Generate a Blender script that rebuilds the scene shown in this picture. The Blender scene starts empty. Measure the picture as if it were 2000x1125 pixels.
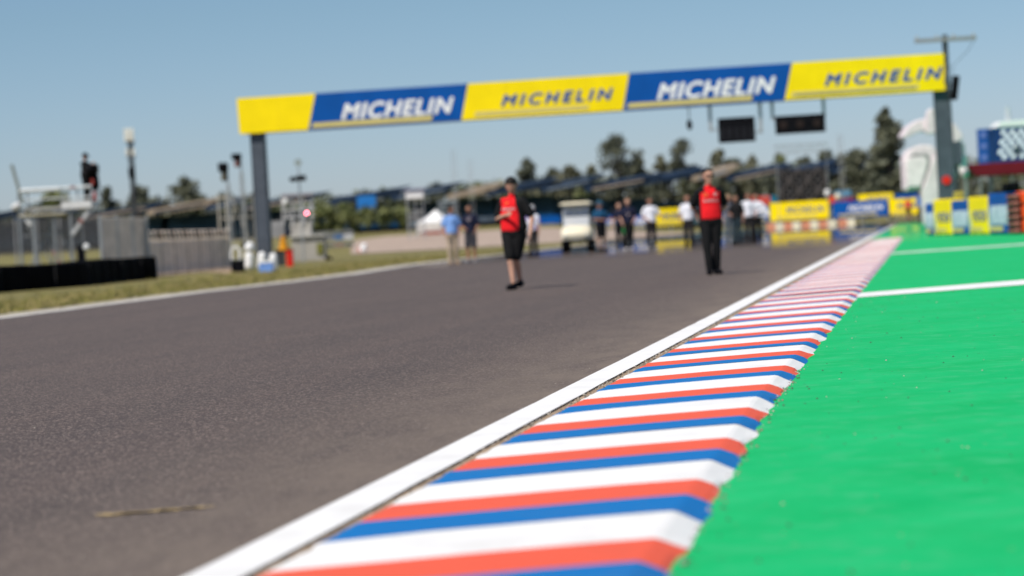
import bpy, bmesh, math, random
from math import sin, cos, pi, radians, tan, atan, sqrt
from mathutils import Vector, Matrix, noise
from mathutils.bvhtree import BVHTree
random.seed(7)
S = bpy.context.scene
col = S.collection

# ------------------------------------------------------------------ camera, sky, sun, exposure
FOC, RHO, H0, CH = 4722.0, atan(.056), 449.0, .96      # focal length in photo pixels, roll, horizon row, lens height
PIT = atan((562.5 - H0) * cos(RHO) / FOC)
AX = Vector((1, 0, 0)); FW = Vector((0, cos(PIT), -sin(PIT))); UP = Vector((0, sin(PIT), cos(PIT)))
EU = cos(RHO) * AX - sin(RHO) * UP; EV = sin(RHO) * AX + cos(RHO) * UP
cam = bpy.data.cameras.new('camera'); co = bpy.data.objects.new('camera', cam); col.objects.link(co)
M4 = Matrix((EU, EV, -FW)).transposed().to_4x4(); M4.translation = Vector((0, 0, CH)); co.matrix_world = M4
cam.sensor_width = 36; cam.lens = 36 * FOC / 2000; cam.clip_start = .1; cam.clip_end = 6000
cam.dof.use_dof = True; cam.dof.focus_distance = 15.6; cam.dof.aperture_fstop = 1.7
S.camera = co
SUN_EL, SUN_AZ = radians(52), radians(-138)
w = bpy.data.worlds.new('World'); S.world = w; w.use_nodes = True
wn = w.node_tree.nodes; wl = w.node_tree.links
sk = wn.new('ShaderNodeTexSky'); sk.sky_type = 'NISHITA'; sk.sun_disc = False
sk.sun_elevation = SUN_EL; sk.sun_rotation = SUN_AZ; sk.air_density = 1.0; sk.dust_density = .3; sk.ozone_density = 1.0
wt = wn.new('ShaderNodeTexCoord'); wx = wn.new('ShaderNodeSeparateXYZ'); wr = wn.new('ShaderNodeValToRGB'); wm_ = wn.new('ShaderNodeMix')
wl.new(wt.outputs['Generated'], wx.inputs[0]); wl.new(wx.outputs[2], wr.inputs[0])     # cleaner, bluer air than the model's low sky
wr.color_ramp.elements[0].position = 0; wr.color_ramp.elements[0].color = (.56, .66, 1.0, 1)
wr.color_ramp.elements[1].position = .6; wr.color_ramp.elements[1].color = (.75, .84, .95, 1)
e_ = wr.color_ramp.elements.new(.095); e_.color = (.53, .65, .79, 1)
wm_.data_type = 'RGBA'; wm_.blend_type = 'MULTIPLY'; wm_.inputs[0].default_value = 1
wl.new(sk.outputs[0], wm_.inputs[6]); wl.new(wr.outputs[0], wm_.inputs[7])
wl.new(wm_.outputs[2], wn['Background'].inputs[0]); wn['Background'].inputs[1].default_value = .092
sl = bpy.data.lights.new('sun', 'SUN'); sl.energy = 4.2; sl.angle = radians(.53); sl.color = (1, .93, .82)
so = bpy.data.objects.new('sun', sl); col.objects.link(so)
TS = Vector((sin(SUN_AZ) * cos(SUN_EL), cos(SUN_AZ) * cos(SUN_EL), sin(SUN_EL)))
so.rotation_euler = (-TS).to_track_quat('-Z', 'Y').to_euler(); so.location = (0, 0, 50)
S.view_settings.view_transform = 'Standard'; S.view_settings.look = 'None'
S.view_settings.exposure = .22; S.view_settings.gamma = 1

# ------------------------------------------------------------------ measuring helpers
def ray(px, py): return FW + EU * (px - 1000) / FOC + EV * (562.5 - py) / FOC
def G(px, py, z=0):
    d = ray(px, py); t = (z - CH) / d.z
    return Vector((d.x * t, d.y * t, z))
def hor(px): return H0 - .056 * (px - 1000)
def P(px, py, d):                       # world point at distance d seen at that place of the photograph
    r = ray(px, py); return r * (d / r.y) + Vector((0, 0, CH))
def terr(x, y):                         # the infield rises gently towards the grandstand
    q = x / max(y, 1) * FOC
    k = .0115 * (1 - max(0, min(1, (q - 60) / 260)))
    return k * max(0, min(y, 300) - 145)

# ------------------------------------------------------------------ materials
def nodes(m):
    m.use_nodes = True; return m.node_tree.nodes, m.node_tree.links, m.node_tree.nodes['Principled BSDF']
def mat(name, c, rough=.6, var=.12, scale=3., metal=0., bump=0., spec=.18, emit=0., trans=0.):
    m = bpy.data.materials.new(name); N, L, b = nodes(m)
    b.inputs['Roughness'].default_value = rough; b.inputs['Metallic'].default_value = metal
    b.inputs['Specular IOR Level'].default_value = spec
    tc = N.new('ShaderNodeTexCoord'); nz = N.new('ShaderNodeTexNoise'); nz.inputs['Scale'].default_value = scale
    nz.inputs['Detail'].default_value = 4; L.new(tc.outputs['Object'], nz.inputs['Vector'])
    mr = N.new('ShaderNodeMapRange'); mr.inputs[3].default_value = 1 - var; mr.inputs[4].default_value = 1 + var
    mr.inputs[1].default_value = .3; mr.inputs[2].default_value = .7
    L.new(nz.outputs[0], mr.inputs[0])
    mx = N.new('ShaderNodeVectorMath'); mx.operation = 'SCALE'; mx.inputs[0].default_value = c[:3]
    L.new(mr.outputs[0], mx.inputs['Scale']); L.new(mx.outputs[0], b.inputs['Base Color'])
    if bump:
        bp = N.new('ShaderNodeBump'); bp.inputs['Strength'].default_value = bump; bp.inputs['Distance'].default_value = .01
        L.new(nz.outputs[0], bp.inputs['Height']); L.new(bp.outputs[0], b.inputs['Normal'])
    if emit:
        b.inputs['Emission Color'].default_value = (*c[:3], 1); b.inputs['Emission Strength'].default_value = emit
    if trans: b.inputs['Alpha'].default_value = 1 - trans
    return m
def chain_noise(N, L, vec, scale, detail=4, rough=.5, stretch=None, rot=0):
    if stretch:
        mp = N.new('ShaderNodeMapping'); mp.vector_type = 'TEXTURE'; mp.inputs['Rotation'].default_value = (0, 0, rot)
        mp.inputs['Scale'].default_value = stretch
        L.new(vec, mp.inputs[0]); vec = mp.outputs[0]
    nz = N.new('ShaderNodeTexNoise'); nz.inputs['Scale'].default_value = scale; nz.inputs['Detail'].default_value = detail
    nz.inputs['Roughness'].default_value = rough; L.new(vec, nz.inputs['Vector']); return nz.outputs[0]
def ramp(N, L, fac, a, b, lo=0., hi=1.):
    r = N.new('ShaderNodeMapRange'); r.inputs[1].default_value = a; r.inputs[2].default_value = b
    r.inputs[3].default_value = lo; r.inputs[4].default_value = hi; L.new(fac, r.inputs[0]); return r.outputs[0]
def mixc(N, L, fac, a, b, mode='MIX'):
    x = N.new('ShaderNodeMix'); x.data_type = 'RGBA'; x.blend_type = mode
    for s, v in ((0, fac), (6, a), (7, b)):
        if hasattr(v, 'is_output'): L.new(v, x.inputs[s])
        elif s == 0: x.inputs[0].default_value = v
        else: x.inputs[s].default_value = (*v[:3], 1)
    return x.outputs[2]
def math_(N, L, op, a, b=0.):
    x = N.new('ShaderNodeMath'); x.operation = op
    for i, v in enumerate((a, b)):
        if hasattr(v, 'is_output'): L.new(v, x.inputs[i])
        else: x.inputs[i].default_value = v
    return x.outputs[0]
def hot_air(N, L, b, amount):
    """at grazing angles the layer of hot air on the ground mirrors what stands beyond it"""
    out = N['Material Output']; lw = N.new('ShaderNodeLayerWeight')
    f = ramp(N, L, lw.outputs['Facing'], .9862, .9915, 0, amount)
    g = N.new('ShaderNodeBsdfGlossy'); g.inputs['Roughness'].default_value = .012; g.inputs['Color'].default_value = (.92, .92, .92, 1)
    ms = N.new('ShaderNodeMixShader'); L.new(f, ms.inputs[0]); L.new(b.outputs[0], ms.inputs[1]); L.new(g.outputs[0], ms.inputs[2])
    L.new(ms.outputs[0], out.inputs[0])
TR = atan(.1745)                        # the straight runs this far right of the view axis
def m_asphalt():
    m = bpy.data.materials.new('asphalt'); N, L, b = nodes(m)
    pos = N.new('ShaderNodeNewGeometry').outputs['Position']
    sx = N.new('ShaderNodeSeparateXYZ'); L.new(pos, sx.inputs[0])
    g1 = chain_noise(N, L, pos, 75, 5, .8); g2 = chain_noise(N, L, pos, 22, 3, .7)
    big = chain_noise(N, L, pos, .5, 4, .6)
    lane = chain_noise(N, L, pos, 1.0, 3, .6, (.55, 14, 1), -TR)
    c = mixc(N, L, ramp(N, L, g1, .38, .66), (.040, .029, .0255), (.160, .119, .102))
    c = mixc(N, L, ramp(N, L, g2, .40, .62, .0, .75), c, (.130, .098, .083))
    g3 = chain_noise(N, L, pos, 9, 4, .75); c = mixc(N, L, ramp(N, L, g3, .42, .62, 0, .5), c, (.055, .043, .040))
    c = mixc(N, L, ramp(N, L, lane, .38, .60, 0, .6), c, (.062, .050, .046))
    c = mixc(N, L, ramp(N, L, big, .35, .7, 0, .5), c, (.106, .081, .070))
    va = N.new('ShaderNodeTexVoronoi'); va.inputs['Scale'].default_value = 96; L.new(pos, va.inputs['Vector'])
    ca = N.new('ShaderNodeSeparateColor'); L.new(va.outputs['Color'], ca.inputs[0])
    c = mixc(N, L, math_(N, L, 'MULTIPLY', math_(N, L, 'GREATER_THAN', ca.outputs[0], .86), .62), c, (.36, .28, .235))  # pale aggregate cells, with the sparkle of their facets painted into the colour
    c = mixc(N, L, math_(N, L, 'MULTIPLY', math_(N, L, 'LESS_THAN', ca.outputs[0], .42), .4), c, (.030, .024, .022))
    vo = N.new('ShaderNodeTexVoronoi'); vo.inputs['Scale'].default_value = 30; L.new(pos, vo.inputs['Vector'])
    sp = math_(N, L, 'LESS_THAN', vo.outputs['Distance'], .13)
    cs = N.new('ShaderNodeSeparateColor'); L.new(vo.outputs['Color'], cs.inputs[0])
    sp = math_(N, L, 'MULTIPLY', sp, math_(N, L, 'GREATER_THAN', cs.outputs[0], .80))
    c = mixc(N, L, sp, c, (.42, .37, .33))
    dist = math_(N, L, 'SUBTRACT', sx.outputs[0], math_(N, L, 'MULTIPLY', sx.outputs[1], .1745))
    dust = ramp(N, L, dist, -4.2, -2.3, 0, 1); dust = math_(N, L, 'POWER', dust, 1.8)
    dn = chain_noise(N, L, pos, 3.2, 5, .65, (1, 3, 1), -TR)
    dust = math_(N, L, 'MULTIPLY', dust, ramp(N, L, dn, .3, .7, .3, 1.))
    c = mixc(N, L, dust, c, (.19, .15, .118))
    L.new(c, b.inputs['Base Color']); b.inputs['Roughness'].default_value = .82; b.inputs['Specular IOR Level'].default_value = .35
    bp = N.new('ShaderNodeBump'); bp.inputs['Strength'].default_value = .55; bp.inputs['Distance'].default_value = .005
    L.new(g1, bp.inputs['Height']); L.new(bp.outputs[0], b.inputs['Normal'])
    hot_air(N, L, b, .86); return m
def m_green():
    m = bpy.data.materials.new('green_paint'); N, L, b = nodes(m)
    pos = N.new('ShaderNodeNewGeometry').outputs['Position']
    br = chain_noise(N, L, pos, 2.0, 5, .7, (2.2, 1.1, 1), radians(14)); big = chain_noise(N, L, pos, .9, 3, .5)
    fine = chain_noise(N, L, pos, 60, 4, .7); bl = chain_noise(N, L, pos, 6, 4, .6)
    c = mixc(N, L, ramp(N, L, br, .33, .68), (.001, .40, .100), (.016, .50, .160))
    c = mixc(N, L, ramp(N, L, big, .4, .68, 0, .6), c, (.002, .47, .150))
    c = mixc(N, L, ramp(N, L, bl, .50, .70, 0, .75), c, (.050, .47, .180))
    c = mixc(N, L, ramp(N, L, fine, .35, .66, 0, .22), c, (.012, .30, .10))
    vo = N.new('ShaderNodeTexVoronoi'); vo.inputs['Scale'].default_value = 7.5; L.new(pos, vo.inputs['Vector'])
    cs = N.new('ShaderNodeSeparateColor'); L.new(vo.outputs['Color'], cs.inputs[0])
    chip = math_(N, L, 'LESS_THAN', math_(N, L, 'ADD', vo.outputs['Distance'], math_(N, L, 'MULTIPLY', fine, .12)), .14)
    chip1 = math_(N, L, 'MULTIPLY', chip, math_(N, L, 'GREATER_THAN', cs.outputs[0], .8))
    chip2 = math_(N, L, 'MULTIPLY', chip, math_(N, L, 'LESS_THAN', cs.outputs[0], .12))
    c = mixc(N, L, math_(N, L, 'MULTIPLY', chip1, .55), c, (.22, .33, .16))
    c = mixc(N, L, math_(N, L, 'MULTIPLY', chip2, .75), c, (.03, .09, .05))
    L.new(c, b.inputs['Base Color']); b.inputs['Roughness'].default_value = .72; b.inputs['Specular IOR Level'].default_value = .15
    bp = N.new('ShaderNodeBump'); bp.inputs['Strength'].default_value = .35; bp.inputs['Distance'].default_value = .004
    L.new(fine, bp.inputs['Height']); L.new(bp.outputs[0], b.inputs['Normal'])
    hot_air(N, L, b, .3); return m
def m_paint(name, c, dirt=(.35, .33, .3), amt=.35, hot=0.):
    m = bpy.data.materials.new(name); N, L, b = nodes(m)
    pos = N.new('ShaderNodeNewGeometry').outputs['Position']
    a = chain_noise(N, L, pos, 2.2, 5, .65); f = chain_noise(N, L, pos, 45, 4, .7)
    cc = mixc(N, L, ramp(N, L, a, .52, .8, 0, amt), c, dirt)
    cc = mixc(N, L, ramp(N, L, f, .68, .76, 0, amt * .8), cc, dirt)
    st = chain_noise(N, L, pos, 5, 4, .6, (.25, 4, 1), -TR)
    cc = mixc(N, L, ramp(N, L, st, .5, .8, 0, amt * .5), cc, tuple(v * .8 + .02 for v in c))
    L.new(cc, b.inputs['Base Color']); b.inputs['Roughness'].default_value = .6; b.inputs['Specular IOR Level'].default_value = .2
    bp = N.new('ShaderNodeBump'); bp.inputs['Strength'].default_value = .4; bp.inputs['Distance'].default_value = .004
    L.new(f, bp.inputs['Height']); L.new(bp.outputs[0], b.inputs['Normal'])
    if hot: hot_air(N, L, b, hot)
    return m
def m_grass():
    m = bpy.data.materials.new('dry_grass'); N, L, b = nodes(m)
    pos = N.new('ShaderNodeNewGeometry').outputs['Position']
    a = chain_noise(N, L, pos, .35, 5, .7, (1, 2.5, 1), -TR); f = chain_noise(N, L, pos, 9, 4, .8)
    c = mixc(N, L, ramp(N, L, a, .35, .65), (.170, .160, .040), (.285, .220, .085))
    c = mixc(N, L, ramp(N, L, f, .35, .68, 0, .6), c, (.120, .125, .030))
    L.new(c, b.inputs['Base Color']); b.inputs['Roughness'].default_value = .95
    bp = N.new('ShaderNodeBump'); bp.inputs['Strength'].default_value = .8; bp.inputs['Distance'].default_value = .08
    L.new(f, bp.inputs['Height']); L.new(bp.outputs[0], b.inputs['Normal']); return m
def m_leaf(name, a, b2):
    m = bpy.data.materials.new(name); N, L, b = nodes(m)
    pos = N.new('ShaderNodeTexCoord').outputs['Object']
    f = chain_noise(N, L, pos, 1.1, 4, .7)
    c = mixc(N, L, ramp(N, L, f, .36, .64), a, b2)
    L.new(c, b.inputs['Base Color']); b.inputs['Roughness'].default_value = .7; return m
ASPH, GREEN, GRASS = m_asphalt(), m_green(), m_grass()
KW = m_paint('white_paint', (.82, .81, .79), (.42, .40, .37), .32, .35); KR = m_paint('red_paint', (.80, .112, .052), (.42, .10, .07), .3, .2)
KB = m_paint('blue_paint', (.004, .160, .46), (.08, .16, .32), .35, .2)
GRAVEL = mat('gravel', (.40, .31, .25), .95, .2, 2.); DIRT = mat('dirt', (.34, .25, .17), .95, .25, 1.5)
BLUE = mat('banner_blue', (.0, .075, .33), .5, .10, .9, bump=.3); YEL = mat('banner_yellow', (.90, .68, .0), .5, .07, .9, bump=.3)
WHITE = mat('white_vinyl', (.80, .80, .80), .5, .05, 1.); KHAKI = mat('banner_khaki', (.60, .50, .16), .5, .05, 1.)
STEEL = mat('dark_steel', (.085, .100, .125), .55, .15, 2., .3); GALV = mat('galvanised', (.42, .43, .44), .45, .15, 3., .5)
BLACK = mat('black_plastic', (.006, .006, .008), .6, .3, 4., spec=.04); RUB = mat('tyre_rubber', (.004, .004, .0045), .8, .4, 1.2, spec=.03)
CONC = mat('concrete', (.36, .34, .31), .9, .15, 1.5); GREY = mat('mid_grey', (.25, .25, .26), .7, .15, 2.)
SKIN = mat('skin', (.50, .28, .20), .55, .06, 8.); SKIN2 = mat('tanned_skin', (.36, .18, .12), .55, .06, 8.)
HAIR = mat('dark_hair', (.012, .010, .009), .6, .3, 20.); CREAM = mat('cream_body', (.74, .68, .52), .35, .05, 2.)
NAVYR = mat('navy_roof', (.013, .027, .056), .6, .35, .4); TANR = mat('tan_roof', (.30, .24, .18), .7, .2, .4)
PALER = mat('pale_roof', (.16, .20, .26), .6, .15, .4); SEAT = mat('stand_seating', (.055, .105, .130), .7, .4, .5)
DKGREY = mat('dark_grey', (.05, .055, .06), .6, .2, 1.5); RED = mat('red', (.62, .02, .012), .5, .1, 2.)
ORANGE = mat('orange_red_plastic', (.80, .085, .020), .45, .15, 2.); MAROON = mat('maroon_awning', (.130, .006, .014), .7, .2, 1.)
BARK = mat('bark', (.09, .07, .055), .9, .3, 4.)

# ------------------------------------------------------------------ mesh helpers
class MB:
    def __init__(s): s.v = []; s.f = []; s.m = []; s.mi = 0
    def add(s, vs, fs):
        o = len(s.v); s.v += [tuple(v) for v in vs]
        for f in fs: s.f.append([o + i for i in f]); s.m.append(s.mi)
        return s
    def hexa(s, p):                     # 8 points, bottom four then top four
        return s.add(p, [(3, 2, 1, 0), (4, 5, 6, 7), (0, 1, 5, 4), (1, 2, 6, 5), (2, 3, 7, 6), (3, 0, 4, 7)])
    def box(s, c, d, rz=0, ry=0):
        c = Vector(c); R = Matrix.Rotation(rz, 3, 'Z') @ Matrix.Rotation(ry, 3, 'Y'); p = []
        for z in (-1, 1):
            for x, y in ((-1, -1), (1, -1), (1, 1), (-1, 1)): p.append(c + R @ Vector((x * d[0] / 2, y * d[1] / 2, z * d[2] / 2)))
        return s.hexa(p)
    def bar(s, a, b, w_, h_=None):      # square bar between two points
        a, b = Vector(a), Vector(b); h_ = h_ or w_; ax = (b - a).normalized()
        u = ax.cross(Vector((0, 1, 0))) if abs(ax.y) < .9 else ax.cross(Vector((0, 0, 1))); u.normalize(); v = ax.cross(u)
        q = [(-1, -1), (1, -1), (1, 1), (-1, 1)]
        return s.hexa([a + u * i * w_ / 2 + v * j * h_ / 2 for i, j in q] + [b + u * i * w_ / 2 + v * j * h_ / 2 for i, j in q])
    def cap(s, a, b, ra, rb=None, flat=1., n=12, fwd=(0, -1, 0), dome=3):
        a, b = Vector(a), Vector(b); rb = ra if rb is None else rb; ax = (b - a)
        L = ax.length; ax = ax / L if L > 1e-6 else Vector((0, 0, 1))
        v = Vector(fwd) - ax * ax.dot(Vector(fwd))
        if v.length < .2: v = Vector((0, 0, 1)) - ax * ax.z
        v.normalize(); u = v.cross(ax); rings = []
        for k in range(dome + 1):
            t = -pi / 2 + (pi / 2) * k / dome
            if k: rings.append((a + ax * sin(t) * ra * min(1, max(flat, .6)), ra * cos(t)))
        for k in range(dome):
            t = (pi / 2) * k / dome; rings.append((b + ax * sin(t) * rb * min(1, max(flat, .6)), rb * cos(t)))
        vs = [a - ax * ra * min(1, max(flat, .6))]
        for c, r in rings: vs += [c + u * r * cos(2 * pi * i / n) + v * r * flat * sin(2 * pi * i / n) for i in range(n)]
        vs.append(b + ax * rb * min(1, max(flat, .6))); fs = []; m = len(rings)
        for i in range(n):
            j = (i + 1) % n; fs.append((0, 1 + j, 1 + i))
            for k in range(m - 1): fs.append((1 + k * n + i, 1 + k * n + j, 1 + (k + 1) * n + j, 1 + (k + 1) * n + i))
            fs.append((1 + (m - 1) * n + i, 1 + (m - 1) * n + j, len(vs) - 1))
        return s.add(vs, fs)
    def tube(s, a, b, r, r2=None, n=10):
        a, b = Vector(a), Vector(b); r2 = r if r2 is None else r2; ax = (b - a).normalized()
        u = ax.orthogonal().normalized(); v = ax.cross(u)
        vs = [a + u * r * cos(2 * pi * i / n) + v * r * sin(2 * pi * i / n) for i in range(n)] + \
             [b + u * r2 * cos(2 * pi * i / n) + v * r2 * sin(2 * pi * i / n) for i in range(n)]
        return s.add(vs, [(i, (i + 1) % n, n + (i + 1) % n, n + i) for i in range(n)] + [tuple(range(n))[::-1], tuple(range(n, 2 * n))])
    def prism(s, pts, off):             # polygon pushed along off
        n = len(pts); off = Vector(off); vs = [Vector(p) for p in pts] + [Vector(p) + off for p in pts]
        return s.add(vs, [tuple(range(n))[::-1], tuple(range(n, 2 * n))] + [(i, (i + 1) % n, n + (i + 1) % n, n + i) for i in range(n)])
    def mesh(s, name, mats):
        me = bpy.data.meshes.new(name); me.from_pydata(s.v, [], s.f)
        for m in (mats if isinstance(mats, (list, tuple)) else [mats]): me.materials.append(m)
        me.polygons.foreach_set('material_index', s.m); me.update(); return me
    def build(s, name, mats, parent=None, smooth=False, bevel=0):
        me = s.mesh(name, mats)
        bm = bmesh.new(); bm.from_mesh(me); bmesh.ops.recalc_face_normals(bm, faces=bm.faces); bm.to_mesh(me); bm.free()
        if smooth: me.polygons.foreach_set('use_smooth', [True] * len(me.polygons))
        o = bpy.data.objects.new(name, me); col.objects.link(o)
        if parent: o.parent = parent
        if bevel:
            b = o.modifiers.new('bevel', 'BEVEL'); b.width = bevel; b.segments = 2; b.limit_method = 'ANGLE'
        return o
def tag(o, label=None, cat=None, group=None, kind=None):
    if label: o['label'] = label
    if cat: o['category'] = cat
    if group: o['group'] = group
    if kind: o['kind'] = kind
    return o
def thing(name, label, cat, loc, rz=0, group=None):
    o = bpy.data.objects.new(name, None); col.objects.link(o); o.location = loc; o.rotation_euler = (0, 0, rz)
    o.empty_display_size = .1
    return tag(o, label, cat, group)
def sheet(name, pts, z, m, kind='structure', label=None, cat=None):
    b = MB(); b.add([(p[0], p[1], z) for p in pts], [tuple(range(len(pts)))])
    me = b.mesh(name, m); bm = bmesh.new(); bm.from_mesh(me); bmesh.ops.triangulate(bm, faces=bm.faces)
    for f in bm.faces:
        f.normal_update()
        if f.normal.z < 0: f.normal_flip()
    bm.to_mesh(me); bm.free(); o = bpy.data.objects.new(name, me); col.objects.link(o)
    return tag(o, label, cat, None, kind)
def text_mesh(txt, wid, hei, shear=.25, bold=.02, space=1., depth=.01):
    cu = bpy.data.curves.new('t', 'FONT'); cu.body = txt; cu.shear = shear; cu.space_character = space
    cu.extrude = .02; cu.resolution_u = 4
    o = bpy.data.objects.new('t', cu); col.objects.link(o); bpy.context.view_layer.update()
    me = bpy.data.meshes.new_from_object(o.evaluated_get(bpy.context.evaluated_depsgraph_get()))
    bpy.data.objects.remove(o); xs = [v.co.x for v in me.vertices]; ys = [v.co.y for v in me.vertices]
    sx = wid / (max(xs) - min(xs)); sy = hei / (max(ys) - min(ys)); x0, y0 = min(xs), min(ys)
    for v in me.vertices: v.co = Vector(((v.co.x - x0) * sx, v.co.z * depth / .04, (v.co.y - y0) * sy))  # stands in XZ, reads from -Y
    if bold > .01:                          # heavier strokes: the outline laid over itself a little to every side
        b = bold * hei; bm = bmesh.new(); bm.from_mesh(me); src = bm.verts[:] + bm.edges[:] + bm.faces[:]
        for i, (dx, dz) in enumerate(((b, 0), (-b, 0), (0, b * .7), (0, -b * .7))):
            d = bmesh.ops.duplicate(bm, geom=src); bmesh.ops.translate(bm, verts=[g for g in d['geom'] if isinstance(g, bmesh.types.BMVert)], vec=(dx, -.0007 * (i + 1), dz))
        bm.to_mesh(me); bm.free()
    return me
def put_text(txt, loc, wid, hei, m, parent, name='lettering', rz=0, **k):
    me = text_mesh(txt, wid, hei, **k); me.materials.clear(); me.materials.append(m)
    o = bpy.data.objects.new(name, me); col.objects.link(o); o.location = loc; o.rotation_euler = (0, 0, rz); o.parent = parent
    return o
def link(me, name, parent, loc=(0, 0, 0)):
    o = bpy.data.objects.new(name, me); col.objects.link(o); o.parent = parent; o.location = loc; return o

# ------------------------------------------------------------------ ground
def grid(name, xs, ys, zf, m, **k):
    b = MB(); b.add([(x, y, zf(x, y)) for y in ys for x in xs],
                    [(j * len(xs) + i, j * len(xs) + i + 1, (j + 1) * len(xs) + i + 1, (j + 1) * len(xs) + i) for j in range(len(ys) - 1) for i in range(len(xs) - 1)])
    return tag(b.build(name, m, smooth=True), **k)
sheet('ground', [(-3000, -200), (3000, -200), (3000, 5000), (-3000, 5000)], 0, GRASS)
grid('infield', [-260 + 6 * i for i in range(61)], [138 + 6 * j for j in range(60)],
     lambda x, y: terr(x, y) - (.03 if terr(x, y) < .01 else 0), GRASS, kind='structure')
# gravel bed on the rising infield
gb = MB(); rows = []
for d, a, b_ in ((146, 690, 1010), (155, 690, 1330), (170, 690, 1370), (190, 695, 1300), (215, 700, 1240), (232, 760, 1200)):
    rows.append([((q - 1000) / FOC * d, d) for q in [a + (b_ - a) * i / 12 for i in range(13)]])
gb.add([(x, y, terr(x, y) + .03) for r in rows for x, y in r], [(j * 13 + i, j * 13 + i + 1, (j + 1) * 13 + i + 1, (j + 1) * 13 + i) for j in range(5) for i in range(12)])
tag(gb.build('gravel_trap', GRAVEL, smooth=True), kind='structure')
LX = lambda y: -2.21 + .1745 * y
left = [(-17.0, -12), (-14.6, 2), (-8.55, 36.5), (-6.65, 51), (-5.45, 57.6), (-4.3, 65), (-3.1, 79), (1.2, 104), (4.8, 126), (5.5, 142), (2, 158), (-16, 170), (-60, 176)]
track = left + [(-60, 184), (5, 181), (60, 179), (75, 150.5), (LX(150.5) + .2, 150.5), (LX(-12) + .2, -12)]
sheet('track', track, .008, ASPH)
sheet('track_shoulder', [(LX(-12) + .1, -12), (LX(150) + .1, 150), (LX(150) + .8, 150), (LX(-12) + .8, -12)], .004, DIRT)
def strip(name, line, w0, w1, z, m, jit=0., step=.5, y0=None):
    """a painted or trodden band that follows a polyline from w0 to w1 to its right"""
    pts = []
    for (x0, y0_), (x1, y1) in zip(line, line[1:]):
        n = max(1, int(sqrt((x1 - x0) ** 2 + (y1 - y0_) ** 2) / step))
        pts += [(x0 + (x1 - x0) * i / n, y0_ + (y1 - y0_) * i / n) for i in range(n)]
    pts.append(line[-1]); A = []; B = []
    for i, p in enumerate(pts):
        q = pts[min(i + 1, len(pts) - 1)]; r = pts[max(i - 1, 0)]
        t = Vector((q[0] - r[0], q[1] - r[1])).normalized(); nrm = Vector((t.y, -t.x))
        ja = noise.noise(Vector((p[1] * 1.7, 3, w0))) * jit; jb = noise.noise(Vector((p[1] * 1.7, 9, w1))) * jit
        A.append((p[0] + nrm.x * (w0 + ja), p[1] + nrm.y * (w0 + ja), z)); B.append((p[0] + nrm.x * (w1 + jb), p[1] + nrm.y * (w1 + jb), z))
    b = MB(); n = len(pts); b.add(A + B, [(i, i + 1, n + i + 1, n + i) for i in range(n - 1)])
    return tag(b.build(name, m), kind='structure')
strip('left_edge_line', left[:10], -.02, .16, .013, KW, .05)
DUSTY = mat('pale_dust', (.40, .36, .29), .95, .25, 1.2)
strip('left_dirt_edge', left[:10], -.75, -.02, .010, DUSTY, .5)
strip('right_edge_line', [(LX(-8), -8), (LX(141), 141)], 0, .19, .013, KW, .008)
# green run-off apron
kout = lambda y: -.84 + .1737 * y + .017 * max(0, 12 - y)
sheet('green_apron', [(kout(-10) - .3, -10), (kout(77) - .3, 77), (LX(77.4) + .25, 77.4), (LX(150.5) + .25, 150.5), (46, 150.5), (60, 60), (60, -10)], .0075, GREEN)
WORN = mat('worn_white_line', (.42, .62, .48), .8, .3, 1.5)
sheet('apron_line', [G(1672, 583)[:2], G(1680, 574)[:2], G(2400, 516)[:2], G(2400, 527)[:2]], .012, KW)
sheet('apron_line', [G(1738, 498)[:2], G(1742, 494)[:2], G(2400, 448.5)[:2], G(2400, 452.5)[:2]], .012, WORN)
# tarred bits and a faint yellow chalk scrape on the asphalt
CHALK = mat('chalk_scrape', (.42, .31, .15), .9, .4, 14.)
cb = MB(); rr = random.Random(3)
for i in range(46):
    t = i / 45; p = G(200 + 202 * t, 1012 - 16 * t + rr.uniform(-2, 2))
    if rr.random() < .2: continue
    l_ = .02 + .03 * rr.random(); h_ = .006 + .012 * rr.random()
    cb.add([(p.x - l_, p.y - h_, .0125), (p.x + l_, p.y - h_ * .6, .0125), (p.x + l_ * .8, p.y + h_, .0125), (p.x - l_ * .7, p.y + h_ * .7, .0125)], [(0, 1, 2, 3)])
tag(cb.build('chalk_mark', CHALK), kind='structure')
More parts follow.
